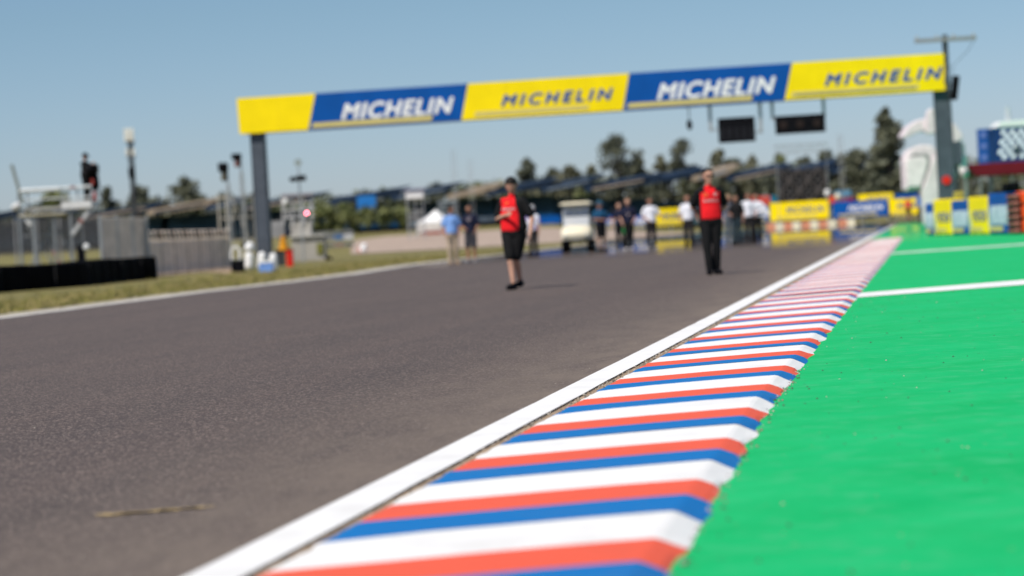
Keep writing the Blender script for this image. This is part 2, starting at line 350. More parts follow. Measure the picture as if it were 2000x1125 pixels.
# kerb: slanted red, blue and white bands, crest near its outer side
def kerb():
    b = MB(); PIT_, yr, yb = 1.55, .46, .96
    kin = lambda y: -2.0 + .1765 * y
    us = [0, .02, .12, .3, .5, .7, .86, .925, .94, .97, 1.0]
    zs = [.0, .008, .011, .016, .022, .027, .030, .030, .026, .013, -.004]
    y = 14.69 - 1.55 * 15
    while y < 76.4:
        for a, c_, mi in ((0, yr, 1), (yr, yb, 2), (yb, PIT_, 0)):
            # the order met going away from the camera is red edge, white behind it: bands run white > blue > red
            pass
        y += PIT_
    y = 14.69
    bands = []
    k = -15
    while True:
        top = 14.69 + k * PIT_                     # far edge of a red band
        if top - PIT_ > 76.6: break
        bands += [(top - yr, top, 1), (top - yb, top - yr, 2), (top - PIT_, top - yb, 0)]; k += 1
    def pt(yi, u, z, s=0):
        xi = kin(yi); n = 4
        wob = noise.noise(Vector((yi * 7, u * 6, 0))) * .012 * (0 if u in (0,) else 1)
        yc = yi + .105 * u + wob
        xo = kout(yc) + (noise.noise(Vector((yc * 2.6, 8, 1))) * .035 + noise.noise(Vector((yc * 15, 2, 1))) * .018) * (u > .97)
        xi2 = xi + (noise.noise(Vector((yi * 6, 1, 1))) * .02 + .012) * (u < .03)
        if u > .9: yc -= (u - .93) * 1.15 * .9
        return (xi2 + (xo - xi2) * u, yc, z + .0085)
    for y0, y1, mi in bands:
        b.mi = mi; n = 6; vs = []
        for i in range(n + 1):
            yy = y0 + (y1 - y0) * i / n
            for u, z in zip(us, zs):
                q = i / n                       # white bands stand proud, blue falls behind them, red climbs to the next
                rg_ = {0: min(1, q * 2.6), 2: (1 - q) ** 1.5, 1: 0}[mi]
                vs.append(pt(yy, u, z + .0085 * rg_ * min(1, u * 4) * (1 if u < .96 else .3) * (.75 + (.6 if y1 < 24 else 1.5) * noise.noise(Vector((y1 * 3.7, 5, 5)))) ))
        m_ = len(us); b.add(vs, [(i * m_ + j, i * m_ + j + 1, (i + 1) * m_ + j + 1, (i + 1) * m_ + j) for i in range(n) for j in range(m_ - 1)])
    o = b.build('kerb', [KW, KR, KB]); return tag(o, kind='structure')
kerb()
# loose grit on the asphalt, the kerb gap and the green paint
gr = MB(); rg = random.Random(11)
def stone(x, y, r, z):
    vs = [(x + r * cos(a) * rg.uniform(.7, 1.2), y + r * sin(a) * rg.uniform(.7, 1.2), z) for a in (0, 1.3, 2.5, 3.8, 5.1)] + [(x, y, z + r * rg.uniform(.6, 1))]
    gr.add(vs, [(i, (i + 1) % 5, 5) for i in range(5)])
for i in range(170):
    y = rg.uniform(6, 30); x = LX(y) - abs(rg.gauss(0, 1.6)); gr.mi = rg.choice((0, 0, 1)); stone(x, y, rg.uniform(.002, .0055), .008)
for i in range(900):
    y = rg.uniform(6.5, 24); x = LX(y) + rg.uniform(.19, .27); gr.mi = rg.choice((0, 1, 2)); stone(x, y, rg.uniform(.003, .010), .008)
for i in range(260):
    y = rg.uniform(6, 28); x = kout(y) + abs(rg.gauss(0, 1.4)) + .03; gr.mi = rg.choice((0, 2, 2)); stone(x, y, rg.uniform(.003, .009), .008)
for i in range(300):
    y = rg.uniform(6.3, 15); x = kout(y) + rg.gauss(0, .025); gr.mi = rg.choice((0, 1, 2)); stone(x, y, rg.uniform(.003, .010), .010)
tag(gr.build('grit', [mat('pale_stone', (.38, .34, .29)), mat('brown_stone', (.25, .2, .15)), mat('dark_stone', (.06, .06, .05))]), kind='stuff')

# ------------------------------------------------------------------ foliage
LEAVES = [m_leaf('olive_leaf', (.088, .090, .048), (.190, .182, .105)), m_leaf('dark_leaf', (.058, .068, .045), (.135, .140, .085)),
          m_leaf('bright_leaf', (.085, .110, .030), (.200, .210, .075))]
def leafcloud(b, c, r, n, rng, ls):
    for _ in range(n):
        d = Vector((rng.gauss(0, 1), rng.gauss(0, 1), rng.gauss(0, 1))).normalized() * (rng.random() ** .45)
        p = Vector(c) + Vector((d.x * r[0], d.y * r[1], d.z * r[2])); a = Vector((rng.gauss(0, 1), rng.gauss(0, 1), rng.gauss(0, 1))).normalized()
        u = a.orthogonal().normalized() * ls * rng.uniform(.6, 1.3); v = a.cross(u).normalized() * ls * rng.uniform(.4, .8)
        b.add([p - u, p + v, p + u, p - v], [(0, 1, 2, 3)])
def tree(label, px, ytop, wpx, d, kind=0, shape='round', seed=1, seen=.78, ls=.24):
    rng = random.Random(seed); base = P(px, 400, d); gz = terr(base.x, d); top = P(px, ytop, d)
    H = top.z - gz; W = wpx / FOC * d / 2 * (1.15 if shape == 'cone' else 1.25); t = thing('tree', label, 'tree', (top.x, d, gz), 0, None)
    tr = MB(); tr.tube((0, 0, 0), (rng.uniform(-.2, .2), 0, H * .55), .035 * H, .018 * H)
    cr = MB(); lobes = []
    if shape == 'cone':
        for i in range(26):
            q = i / 25; z = H * (.12 + .84 * q); r = W * (1 - q) ** .55 * rng.uniform(.7, 1.15) + .2
            a = rng.uniform(0, 6.28); lobes.append(((cos(a) * r * .5, sin(a) * r * .5, z), (r * .72 + .1, r * .72 + .1, H * .07)))
    else:
        nl = 21
        for i in range(nl):
            a = rng.uniform(0, 6.28); q = rng.uniform(0, 1); rad = W * (.25 + .6 * sin(pi * min(1, .15 + q * .8))) * rng.uniform(.3, 1)
            z = H * (1 - seen + seen * .93 * q); s = W * rng.uniform(.30, .52)
            lobes.append(((cos(a) * rad, sin(a) * rad, z - s * .3), (s, s, s * .75)))
        lobes.append(((0, 0, H - W * .3), (W * .3, W * .3, W * .28)))
    for c, r in lobes:
        tr.tube((0, 0, c[2] * .45), (c[0] * .9, c[1] * .9, c[2]), .010 * H, .003 * H, 6)
        leafcloud(cr, c, r, 75, rng, ls * 1.3)
    tr.build('trunk', BARK, t); cr.build('crown', LEAVES[kind], t); return t
T = tree
T('tall slender conifer, darkest and highest tree, standing left of the right gantry post', 1731, 214, 90, 250, 1, 'cone', 2, ls=.3)
T('broad low tree against the left foot of the tall conifer', 1668, 288, 74, 262, 1, seed=31)
T('leafy tree filling the gap right of the tall conifer', 1783, 330, 60, 262, 1, seed=32)
T('large open-crowned tree rising over the stand roofs below the middle of the gantry', 1206, 258, 84, 330, 1, seed=4, seen=.72)
T('small side tree hugging the right flank of the large open-crowned tree', 1246, 305, 40, 332, 0, seed=5)
T('small round tree behind the roof just right of the walker in shorts', 1028, 308, 44, 330, 1, seed=6)
T('low olive tree over the roofs left of the large open-crowned tree', 1112, 320, 60, 335, 0, seed=7)
T('small olive bush-like tree touching the left side of the large open-crowned tree', 1155, 322, 44, 336, 0, seed=8)
T('wide airy tree over the roofs left of the man in sunglasses', 1330, 270, 72, 330, 1, seed=9, seen=.72)
T('thin low tree between the two widest roadside trees', 1288, 302, 36, 331, 0, seed=10)
T('rounded tree peeping out right above the head of the man in sunglasses', 1405, 290, 52, 326, 0, seed=11)
T('olive tree crown under the first hanging signal board', 1468, 302, 66, 330, 0, seed=12)
T('pale olive tree crown just left of the dark scaffold wall', 1520, 300, 52, 330, 2, seed=13)
T('spiky dark tree above the right end of the dark scaffold wall', 1616, 292, 54, 300, 1, seed=14)
T('wide soft tree between the spiky dark tree and the tall conifer', 1640, 300, 60, 300, 0, seed=22)
T('dense grey green tree crown rising behind the middle of the dark scaffold wall', 1572, 303, 66, 310, 1, seed=23)
T('low broad tree between the rounded tree and the crown under the first signal board', 1436, 308, 54, 331, 1, seed=24)
T('faint low tree over the stand roof above the golf cart', 1078, 326, 50, 337, 1, seed=25)
T('solitary round tree above the tan stand roof on the left', 357, 343, 66, 300, 1, seed=15)
T('small tree right behind the antenna mast', 268, 362, 44, 300, 1, seed=16)
T('small tree between the camera platform and the antenna mast', 208, 364, 34, 300, 1, seed=17)
T('low green tree seen through the rails of the camera platform', 112, 366, 90, 280, 2, seed=18)
T('dark shrub-like tree under the maroon awning', 1930, 352, 110, 190, 1, seed=19)
T('dark low tree behind the white rounded shelter', 1840, 330, 90, 240, 1, seed=20)
tl = MB(); rt = random.Random(5)
for i in range(150):
    q = -60 + 2080 * i / 149 + rt.uniform(-8, 8); d = rt.uniform(318, 345); x = (q - 1000) / FOC * d
    zt = CH + (hor(q) - (hor(q) - rt.uniform(80, 108))) / FOC * d; tl.mi = rt.choice((0, 1, 1, 2)); g0 = terr(x, d)
    for k in range(6):
        z = g0 + (zt - g0) * (k + .4) / 6.2; leafcloud(tl, (x + rt.uniform(-1, 1), d + rt.uniform(-1, 1), z), (1.5, 1.2, .8), 50, rt, .34)
tag(tl.build('far_treeline', LEAVES), kind='stuff')
hb = MB(); rt = random.Random(8)
for i in range(26):                       # bright bushes under the stand left of the blue panel
    q = rt.uniform(618, 800); d = 262; x = (q - 1000) / FOC * d; g0 = terr(x, d)
    leafcloud(hb, (x, d + rt.uniform(-1, 1), g0 + rt.uniform(.8, 3.4)), (.9, .8, .7), 90, rt, .28)
tag(hb.build('bushes', LEAVES[2]), kind='stuff')
# short grass along the left verge
gv = MB(); rt = random.Random(21)
for i in range(9000):
    y = rt.uniform(34, 110); 
    xe = None
    for (x0, y0), (x1, y1) in zip(left, left[1:]):
        if y0 <= y <= y1: xe = x0 + (x1 - x0) * (y - y0) / (y1 - y0)
    if xe is None: continue
    x = xe - .75 - abs(rt.gauss(0, 2.4)); h_ = rt.uniform(.03, .10); a = rt.uniform(0, 3.14); gv.mi = rt.choice((0, 1))
    for k in range(3):
        xx, yy = x + rt.uniform(-.12, .12), y + rt.uniform(-.12, .12)
        gv.add([(xx - .02 * cos(a), yy - .02 * sin(a), 0), (xx + .02 * cos(a), yy + .02 * sin(a), 0), (xx + rt.uniform(-.03, .03), yy, h_)], [(0, 1, 2)])
tag(gv.build('verge_grass', [mat('grass_blade', (.20, .19, .05)), mat('straw_blade', (.34, .28, .12))]), kind='stuff')

# ------------------------------------------------------------------ gantry over the track
def gantry():
    A, B = P(468, 228, 98.5), P(1843, 140, 94.7); D = Vector((B.x - A.x, B.y - A.y, 0)); L = D.length; rz = math.atan2(D.y, D.x)
    t = thing('track_gantry', 'long yellow and blue advertising gantry spanning the whole track on two grey posts', 'gantry', (A.x, A.y, 0), rz)
    zb, zt = 5.47, 6.92
    def X(q): return (q - 468) / (1843 - 468) * L
    fr = MB(); fr.box((L / 2, .5, zb + .06), (L - .1, .9, .12)); fr.box((L / 2, .5, zt - .06), (L - .1, .9, .12))
    n = 24
    for i in range(n + 1):
        x = .15 + (L - .3) * i / n; fr.bar((x, .92, zb + .1), (x, .92, zt - .1), .07)
        if i < n: x2 = .15 + (L - .3) * (i + 1) / n; fr.bar((x, .92, zb + .1), (x2, .92, zt - .1), .05)
    fr.build('beam', STEEL, t)
    bounds = [(466, 464), (605, 623), (911, 928), (1228, 1244), (1540, 1558), (1845, 1845)]
    cols = [YEL, BLUE, YEL, BLUE, YEL]
    txt = [None, (674, 897, .33, .62), (992, 1210, .46, .44), (1297, 1524, .33, .62), (1619, 1840, .46, .45)]
    gold = [None, (612, 852, .07, .19), (937, 1160, .10, .20), (1237, 1477, .07, .19), (1552, 1793, .09, .21)]
    YSM, BSM = mat('yellow_seam', (.74, .55, .02)), mat('blue_seam', (.0, .055, .25))
    for k in range(5):
        (b0, t0), (b1, t1) = bounds[k], bounds[k + 1]
        p = MB(); p.prism([(X(b0), 0, zb), (X(b1), 0, zb), (X(t1), 0, zt), (X(t0), 0, zt)], (0, .04, 0))
        pn = p.build('banner_panel', cols[k], t)
        pn['label'] = ['blank yellow panel over the left post', 'first blue panel with white lettering', 'yellow panel in the middle with blue lettering',
                       'second blue panel with white lettering', 'yellow panel at the right post with blue lettering'][k]
        sm = MB(); nn = max(2, int((X(b1) - X(b0)) / 1.5))
        for i in range(1, nn): x = X(b0) + (X(b1) - X(b0)) * i / nn; sm.box((x + .22, -.004, (zb + zt) / 2), (.012, .008, zt - zb - .06))
        sm.build('vinyl_seam', [YSM, BSM][k % 2], pn)
        if txt[k]:
            a, b_, z, h_ = txt[k]
            if cols[k] is BLUE: put_text('MICHELIN', (X(a), -.012, zb + z), X(b_) - X(a), h_, WHITE, pn, shear=.32, bold=.06, space=1.12)
            else: put_text('MICHELIN', (X(a), -.012, zb + z), X(b_) - X(a), h_, BLUE, pn, shear=.32, bold=.072, space=1.4)
            a, b_, z, h_ = gold[k]; g = MB(); g.prism([(X(a), -.012, zb + z), (X(b_), -.012, zb + z), (X(b_) + .06, -.012, zb + z + h_), (X(a) + .06, -.012, zb + z + h_)], (0, .01, 0))
            g.build('underline', KHAKI, pn)
            if k == 4: g = MB(); g.box((X(1675), -.018, zb + .17), (X(1790) - X(1560), .006, .03)); g.build('underline', DKGREY, pn)
    for q, y, w_, d in ((497, 270, .46, .5), (1838, 200, .56, .5)):
        x = X(q); p = MB(); p.box((x, .5, zb / 2), (w_, d, zb)); p.box((x, .5, .03), (w_ + .35, d + .35, .06))
        p.box((x - w_ / 2 - .02, .5, zb / 2), (.04, d + .06, zb - .02)); p.box((x + w_ / 2 + .02, .5, zb / 2), (.04, d + .06, zb - .02))
        p.build('post', STEEL, t)
    m = MB(); m.tube((X(1844) , -.02, 1.55), (X(1844), -.06, 1.55), .26, n=18)
    o = MB(); c = P(1839, 352, 94.6)
    o.tube((X(1838) - .0, .20, c.z), (X(1838), .17, c.z), .17, n=20); o.build('red_disc', RED, t)
    return t, X, rz, A
GT, GX, GRZ, GA = gantry()
GM = Matrix.Translation(GA * 1) @ Matrix.Rotation(GRZ, 4, 'Z'); GM.translation.z = 0
def gpt(q, y, z): return GM @ Vector((GX(q), y, z))
def sig_board(label, q0, q1, y0, y1, rods, kind):
    d = 96.9 - (q0 - 1000) / 1375 * 3.8; a, b = P(q0, y0 + 3, d), P(q1, y1, d); W, H = b.x - a.x, 0
    zt, zb = P(q0, y0 + 4, d).z, P(q0, y1, d).z
    c = gpt((q0 + q1) / 2, .45, 0); t = thing('signal_board', label, 'signal board', (c.x, c.y, zb), GRZ); h = zt - zb
    m = MB(); m.box((0, 0, h / 2), (W, .14, h)); m.build('board', BLACK, t, bevel=.015)
    l = MB()
    if kind == 0:
        for i in range(5): l.box((-W / 2 + W * (i + .5) / 5, -.075, h * .36), (W / 5 * .62, .02, h * .52))
        l.build('lamp_strip', mat('lamp_louvre', (.016, .016, .02), .6, spec=.05), t)
    else:
        for i in range(3): l.tube((-W / 2 + W * (i + .5) / 3, -.07, h / 2), (-W / 2 + W * (i + .5) / 3, -.10, h / 2), .15, .16, n=18)
        l.build('lamp', mat('unlit_amber_lamp', (.022, .013, .011), .4), t)
    for r_, yy in rods:
        x = (r_ - (q0 + q1) / 2) / FOC * d; f_ = MB(); f_.box((x, .02, (5.47 - zb + h * yy) / 2 + 0), (.14, .10, (5.47 - zb) - h * yy)); f_.build('hanger', GALV, t)
        g_ = MB(); s = 1 if x > 0 else -1; g_.bar((x, 0, h * max(.05, yy) + .05), (s * W / 2, 0, h * max(.05, yy) + .05), .06); g_.build('bracket', GALV, t)
sig_board('deep black signal board with five faint strips hanging under the gantry', 1407, 1482, 226, 279, ((1394, .5), (1492, .3)), 0)
sig_board('flat black start light board with three dim round lamps hanging nearest the right post', 1517, 1617, 222, 262, ((1514, .8), (1614, .8)), 1)
def hang_cam():
    p = gpt(1354, .4, 0); t = thing('hanging_camera', 'small dark camera dangling on a rod under the second blue panel', 'camera', (p.x, p.y, 4.7), GRZ)
    m = MB(); m.bar((0, 0, .2), (0, 0, .78), .05); m.bar((-.32, 0, .76), (.32, 0, .76), .05); m.build('rod', GALV, t)
    m = MB(); m.cap((0, 0, .02), (0, 0, .16), .12, .09); m.tube((0, -.05, .0), (.02, -.16, -.1), .07, .09); m.build('camera_head', BLACK, t, smooth=True)
hang_cam()
def util_pole():
    d = 97.2; b = P(1862, 400, d); t = thing('utility_pole', 'dark pole with a wide cross arm sticking up behind the right end of the gantry', 'pole', (b.x, d, 0))
    zt = P(1845, 68, d).z; m = MB(); m.tube((0, 0, 0), (-.0, 0, zt), .15, .11, n=12); m.build('pole', DKGREY, t)
    a, c = P(1785, 78, d), P(1905, 74, d); za = zt - .2; m = MB(); m.box(((a.x + c.x) / 2 - b.x, -.15, za), (c.x - a.x, .12, .16)); m.build('cross_arm', GREY, t)
    for x in (a.x - b.x + .1, a.x - b.x + .9, c.x - b.x - .9, c.x - b.x - .1):
        m = MB(); m.tube((x, -.15, za + .08), (x, -.15, za + .2), .05, .035); m.build('insulator', CONC, t)
    m = MB(); pts = [(c.x - b.x - .1, -.15, za - .1), (c.x - b.x - .35, -.1, za - .5), (c.x - b.x - .9, 0, za - 1.0), (.12, 0, za - 1.7)]
    for p, q in zip(pts, pts[1:]): m.tube(p, q, .012, n=5)
    m.build('wire', DKGREY, t)
util_pole()
def speaker():
    d = 94.5; b = P(1862, 172, d); t = thing('loudspeaker', 'black column loudspeaker tilted beside the right gantry post', 'loudspeaker', (b.x, d, b.z - .5))
    m = MB(); m.box((.04, -.1, .5), (.26, .28, .95), ry=radians(9)); m.build('cabinet', BLACK, t, bevel=.04)
    m = MB(); m.bar((-.3, 0, .2), (0, 0, .35), .07); m.bar((-.3, 0, .75), (0, 0, .6), .07); m.build('bracket', DKGREY, t)
    m = MB(); m.box((-.22, .0, 1.05), (.16, .2, .75), ry=radians(7)); m.build('horn_box', STEEL, t, bevel=.03)
speaker()

# ------------------------------------------------------------------ advertising barriers
def adv(name, label, a, b, z0, z1, base_m, dark, group=None, cat='banner'):
    """a free standing printed banner between two ground points"""
    a, b = Vector((a[0], a[1], 0)), Vector((b[0], b[1], 0)); D = b - a; L = D.length; rz = math.atan2(D.y, D.x)
    t = thing(name, label, cat, (a.x, a.y, terr(a.x, a.y)), rz, group); h = z1 - z0
    m = MB(); m.box((L / 2, .05, (z0 + z1) / 2), (L - .04, .08, h)); pn = m.build('panel', base_m, t)
    if h > .9:
        im = WHITE if dark else BLUE
        put_text('MICHELIN', (L * .28, -.004, z0 + h * .36), L * .64, h * .36, im, pn, shear=.3, bold=.03, space=1.0 if dark else 1.3)
        u = MB(); u.box((L * .45, -.004, z0 + h * .14), (L * .7, .01, h * .11)); u.build('underline', KHAKI, pn)
    f = MB()
    for i in range(3):
        x = .1 + (L - .2) * i / 2; f.bar((x, .13, 0), (x, .13, z1 - .05), .06); f.bar((x, .13, z1 * .6), (x, .7, .02), .05)
    f.build('stand', GALV, t); return t
def fx(q, d): return ((q - 1000) / FOC * d, d)
G1 = 'advertising banners at the far bend'
adv('advertising_banner', 'wide yellow banner below the dark scaffold wall at the far bend', fx(1511, 189), fx(1626, 187), .5, 1.92, YEL, False, G1)
adv('advertising_banner', 'wide blue banner right of the wide yellow one at the far bend', fx(1634, 187), fx(1742, 184), .48, 1.72, BLUE, True, G1)
adv('advertising_banner', 'yellow banner peeping above the top edge of the wide blue banner', fx(1684, 230), fx(1752, 226), 1.55, 2.45, YEL, False, G1)
adv('advertising_banner', 'yellow banner with a pale end just behind the red shirted marshal', fx(1744, 192), fx(1800, 190), .45, 1.7, YEL, False, G1)
adv('advertising_banner', 'blue banner above the red shirted marshal, left of the white column', fx(1756, 215), fx(1808, 214), 1.5, 2.2, BLUE, True, G1)
adv('advertising_banner', 'short blue banner between the two white shirted men and the wide yellow banner', fx(1486, 190), fx(1508, 189), .5, 1.75, BLUE, True, G1)
adv('advertising_banner', 'blue banner showing left of the walking man in sunglasses, beside his legs', fx(1412, 192), fx(1440, 191), .45, 1.5, BLUE, True, G1)
adv('advertising_banner', 'yellow banner left of the white shirted man nearest the man in sunglasses', fx(1282, 190), fx(1352, 190), .55, 1.9, YEL, False, G1)
adv('advertising_banner', 'blue banner immediately right of the navy clad man', fx(1240, 196), fx(1272, 195), .45, 1.35, BLUE, True, G1)
adv('advertising_banner', 'pale lettered blue banner between the golf cart group and the navy clad man', fx(1184, 200), fx(1222, 199), .45, 1.35, BLUE, True, G1)
adv('advertising_banner', 'farthest blue banner, between the walker in shorts and the golf cart', fx(1045, 250), fx(1102, 250), .15, 1.0, BLUE, True, G1)
def blocks():
    PKO = mat('faded_orange_paint', (.62, .25, .15))
    for i, (q, lab) in enumerate(((1520, 'left of the three'), (1553, 'middle one of the three'), (1588, 'right of the three'), (1622, 'under the gap between the banners'), (1660, 'under the wide blue banner'))):
        d = 184; x = (q - 1000) / FOC * d; t = thing('barrier_block', 'low red and white kerb barrier block, ' + lab, 'barrier block', (x, d, 0), 0, 'red and white blocks before the banners')
        m = MB(); m.prism([(-.62, -.2, 0), (.0, -.2, 0), (.0, -.12, .34), (-.62, -.12, .34)], (0, .36, 0)); m.build('red_half', PKO, t, bevel=.03)
        m = MB(); m.prism([(.01, -.2, 0), (.62, -.2, 0), (.62, -.12, .34), (.01, -.12, .34)], (0, .36, 0)); m.build('white_half', CREAM, t, bevel=.03)
blocks()
def simple_wall(name, label, cat, q0, q1, d, z0, z1, m1, m2=None, dep=.12, group=None):
    a = (q0 - 1000) / FOC * d; b = (q1 - 1000) / FOC * d; t = thing(name, label, cat, ((a + b) / 2, d, terr(a, d)), 0, group)
    m = MB(); m.box((0, 0, (z0 + z1) / 2), (b - a, dep, z1 - z0)); m.build('panel', m1, t, bevel=.03)
    m = MB()
    for i in range(3): x = (b - a) * (i / 2 - .5) * .9; m.bar((x, dep, 0), (x, dep, z1 - .05), .08)
    m.build('stand', m2 or GALV, t)
simple_wall('hoarding', 'red hoarding behind the shoulders of the two white shirted men', 'hoarding', 1476, 1513, 215, 1.9, 2.7, mat('faded_red', (.60, .08, .06)), dep=.2)
simple_wall('hoarding', 'small teal hoarding left of the dark scaffold wall', 'hoarding', 1513, 1526, 215, 1.6, 2.7, mat('teal', (.01, .16, .26)))
simple_wall('hoarding', 'maroon hoarding above the left part of the wide blue banner', 'hoarding', 1640, 1677, 215, 1.6, 2.2, mat('maroon', (.22, .02, .06)))
simple_wall('hoarding', 'light blue hoarding above the maroon one', 'hoarding', 1640, 1671, 225, 2.3, 2.9, mat('light_blue', (.10, .26, .42)))
simple_wall('hoarding', 'orange red hoarding at the right top corner of the wide yellow banner', 'hoarding', 1624, 1640, 210, 1.7, 2.3, ORANGE)
def balls(q, y, d, r, m, label):
    p = P(q, y, d); g = terr(p.x, d); t = thing('round_lamp', label, 'lamp', (p.x, d, g))
    a = MB(); a.cap((0, 0, p.z - g - .05), (0, 0, p.z - g + .05), r, n=14); a.build('globe', m, t, smooth=True)
    a = MB(); a.tube((0, 0, 0), (0, 0, p.z - g - r), .05); a.build('pole', GREY, t)
balls(1616, 377, 205, .27, WHITE, 'round white lamp beside the lower right corner of the dark scaffold wall')
balls(1636, 384, 205, .25, CREAM, 'round cream lamp right of the white one above the banners')
balls(1862, 338, 106, .20, WHITE, 'left one of two round white floodlights right of the right gantry post')
balls(1884, 337, 104, .17, mat('pinkish_white', (.75, .62, .64)), 'right one of two round white floodlights right of the right gantry post')

def side_barrier():
    """inflatable safety barrier on the green apron, printed panels seen at a slant"""
    base = [(1814, 464, 78.), (1828, 463, 77.), (1868, 463, 75.), (1892, 462, 73.5), (1932, 461, 72.), (1974, 459, 70.)]
    qs = [1813, 1829, 1864, 1897, 1936, 1976]; ds = [80, 79, 77.2, 75.4, 73.2, 71]
    G2 = 'slanted printed panels of the apron barrier'
    lab = ['narrow blue and pale printed barrier panel, leftmost on the green apron', 'yellow barrier panel on the green apron next to the leftmost narrow panel',
           'blue and pale barrier panel on the green apron between the two yellow ones', 'right hand yellow barrier panel on the green apron',
           'widest and highest blue and pale barrier panel, touching the orange plastic stack']
    PALE = mat('pale_blue_vinyl', (.27, .38, .50), .6, .06); PT = mat('pale_print', (.50, .57, .66), .6, .06)
    for k in range(5):
        a = Vector(((qs[k] - 1000) / FOC * ds[k], ds[k], 0)); b = Vector(((qs[k + 1] - 1000) / FOC * ds[k + 1], ds[k + 1], 0))
        D = b - a; L = D.length; rz = math.atan2(D.y, D.x); yel = k in (1, 3)
        t = thing('safety_barrier', lab[k], 'safety barrier', a, rz, G2); h = [1.06, 1.17, 1.10, 1.18, 1.24][k]
        m = MB(); m.mi = 0
        m.prism([(.03, 0, .02), (L - .03, 0, .02), (L - .03, 0, h), (.03, 0, h)], (0, .5, 0)); bd = m.build('cushion', YEL if yel else BLUE, t, bevel=.05)
        arm = MB(); arm.prism([(.03 + L * .0, -.006, h * .66), (L * .05, -.006, h * .70), (L * .24, -.006, h * .12), (L * .05, -.006, h * .10)], (0, .012, 0)); arm.build('slanted_flash', mat('pale_flash', (.50, .55, .36)) if yel else PALE, bd)
        if yel:
            put_text('MICHELIN', (L * .27, -.006, h * .36), L * .66, h * .28, BLUE, bd, shear=.12, bold=-.005, space=1.1)
        else:
            put_text('MICHELIN', (L * .16, -.006, h * .28), L * .80, h * .42, PT, bd, shear=.12, bold=.05, space=1.0)
            o_ = MB(); o_.box((L * .56, -.002, h * .47), (L * .84, .006, h * .46)); o_.build('letter_field', PALE, bd)
        u = MB(); u.box((L * .40, -.008, h * .15), (L * .62, .012, h * .11)); u.build('underline', KHAKI, bd)
        for x in (.3 * L, .75 * L): s = MB(); s.bar((x, -.012, .02), (x, -.012, .07), .05, .03); s.build('strap', BLACK, t)
side_barrier()
def orange_stack():
    for i, (q, d, lab) in enumerate(((2003, 70.5, 'orange red ribbed plastic barrier at the right edge of the picture beside the printed panels'),)):
        x = (1979 - 1000) / FOC * d; t = thing('plastic_barrier', lab, 'plastic barrier', (x, d, 0))
        for k in range(6):
            z = .02 + k * .2; m = MB(); m.box((.13, .1, z + .09), (.20, 1.0, .13)); m.build('dusty_tyre_layer', mat('dusty_pink_rubber', (.30, .11, .09)) , t, bevel=.05)
            m = MB(); m.box((.12, .1, z + .175), (.18, .9, .05)); m.build('gap_liner', BLACK, t)
        for k in range(3):
            z = .02 + k * .42; m = MB(); m.box((.25 + .6, .0, z + .2), (1.15, 1.1, .39)); m.build('plastic_module', ORANGE, t, bevel=.07)
orange_stack()
def equip():
    d = 82; p = P(1975, 365, d); t = thing('twin_camera_box', 'pair of black equipment heads standing above the highest printed barrier panel', 'camera equipment', (p.x, d, 0))
    m = MB(); m.tube((0, 0, 0), (0, 0, 1.25), .05); m.bar((-.2, 0, 1.05), (.25, 0, 1.05), .08); m.build('stand', BLACK, t)
    for x in (-.17, .13):
        m = MB(); m.box((x, 0, 1.42), (.26, .4, .42)); m.tube((x, -.2, 1.5), (x, -.32, 1.5), .09, .10, n=14); m.build('camera_head', BLACK, t, bevel=.03)
    t = thing('equipment_case', 'yellow equipment case behind the barrier, right of the right gantry post', 'case', (P(1872, 370, 88).x, 88, 0))
    m = MB(); m.box((0, 0, .72), (.34, .4, 1.44)); m.build('case_body', mat('dull_yellow', (.45, .34, .06)), t, bevel=.05)
    m = MB(); m.box((0, -.21, 1.2), (.2, .02, .2)); m.build('case_latch', mat('brown', (.25, .14, .06)), t)
equip()

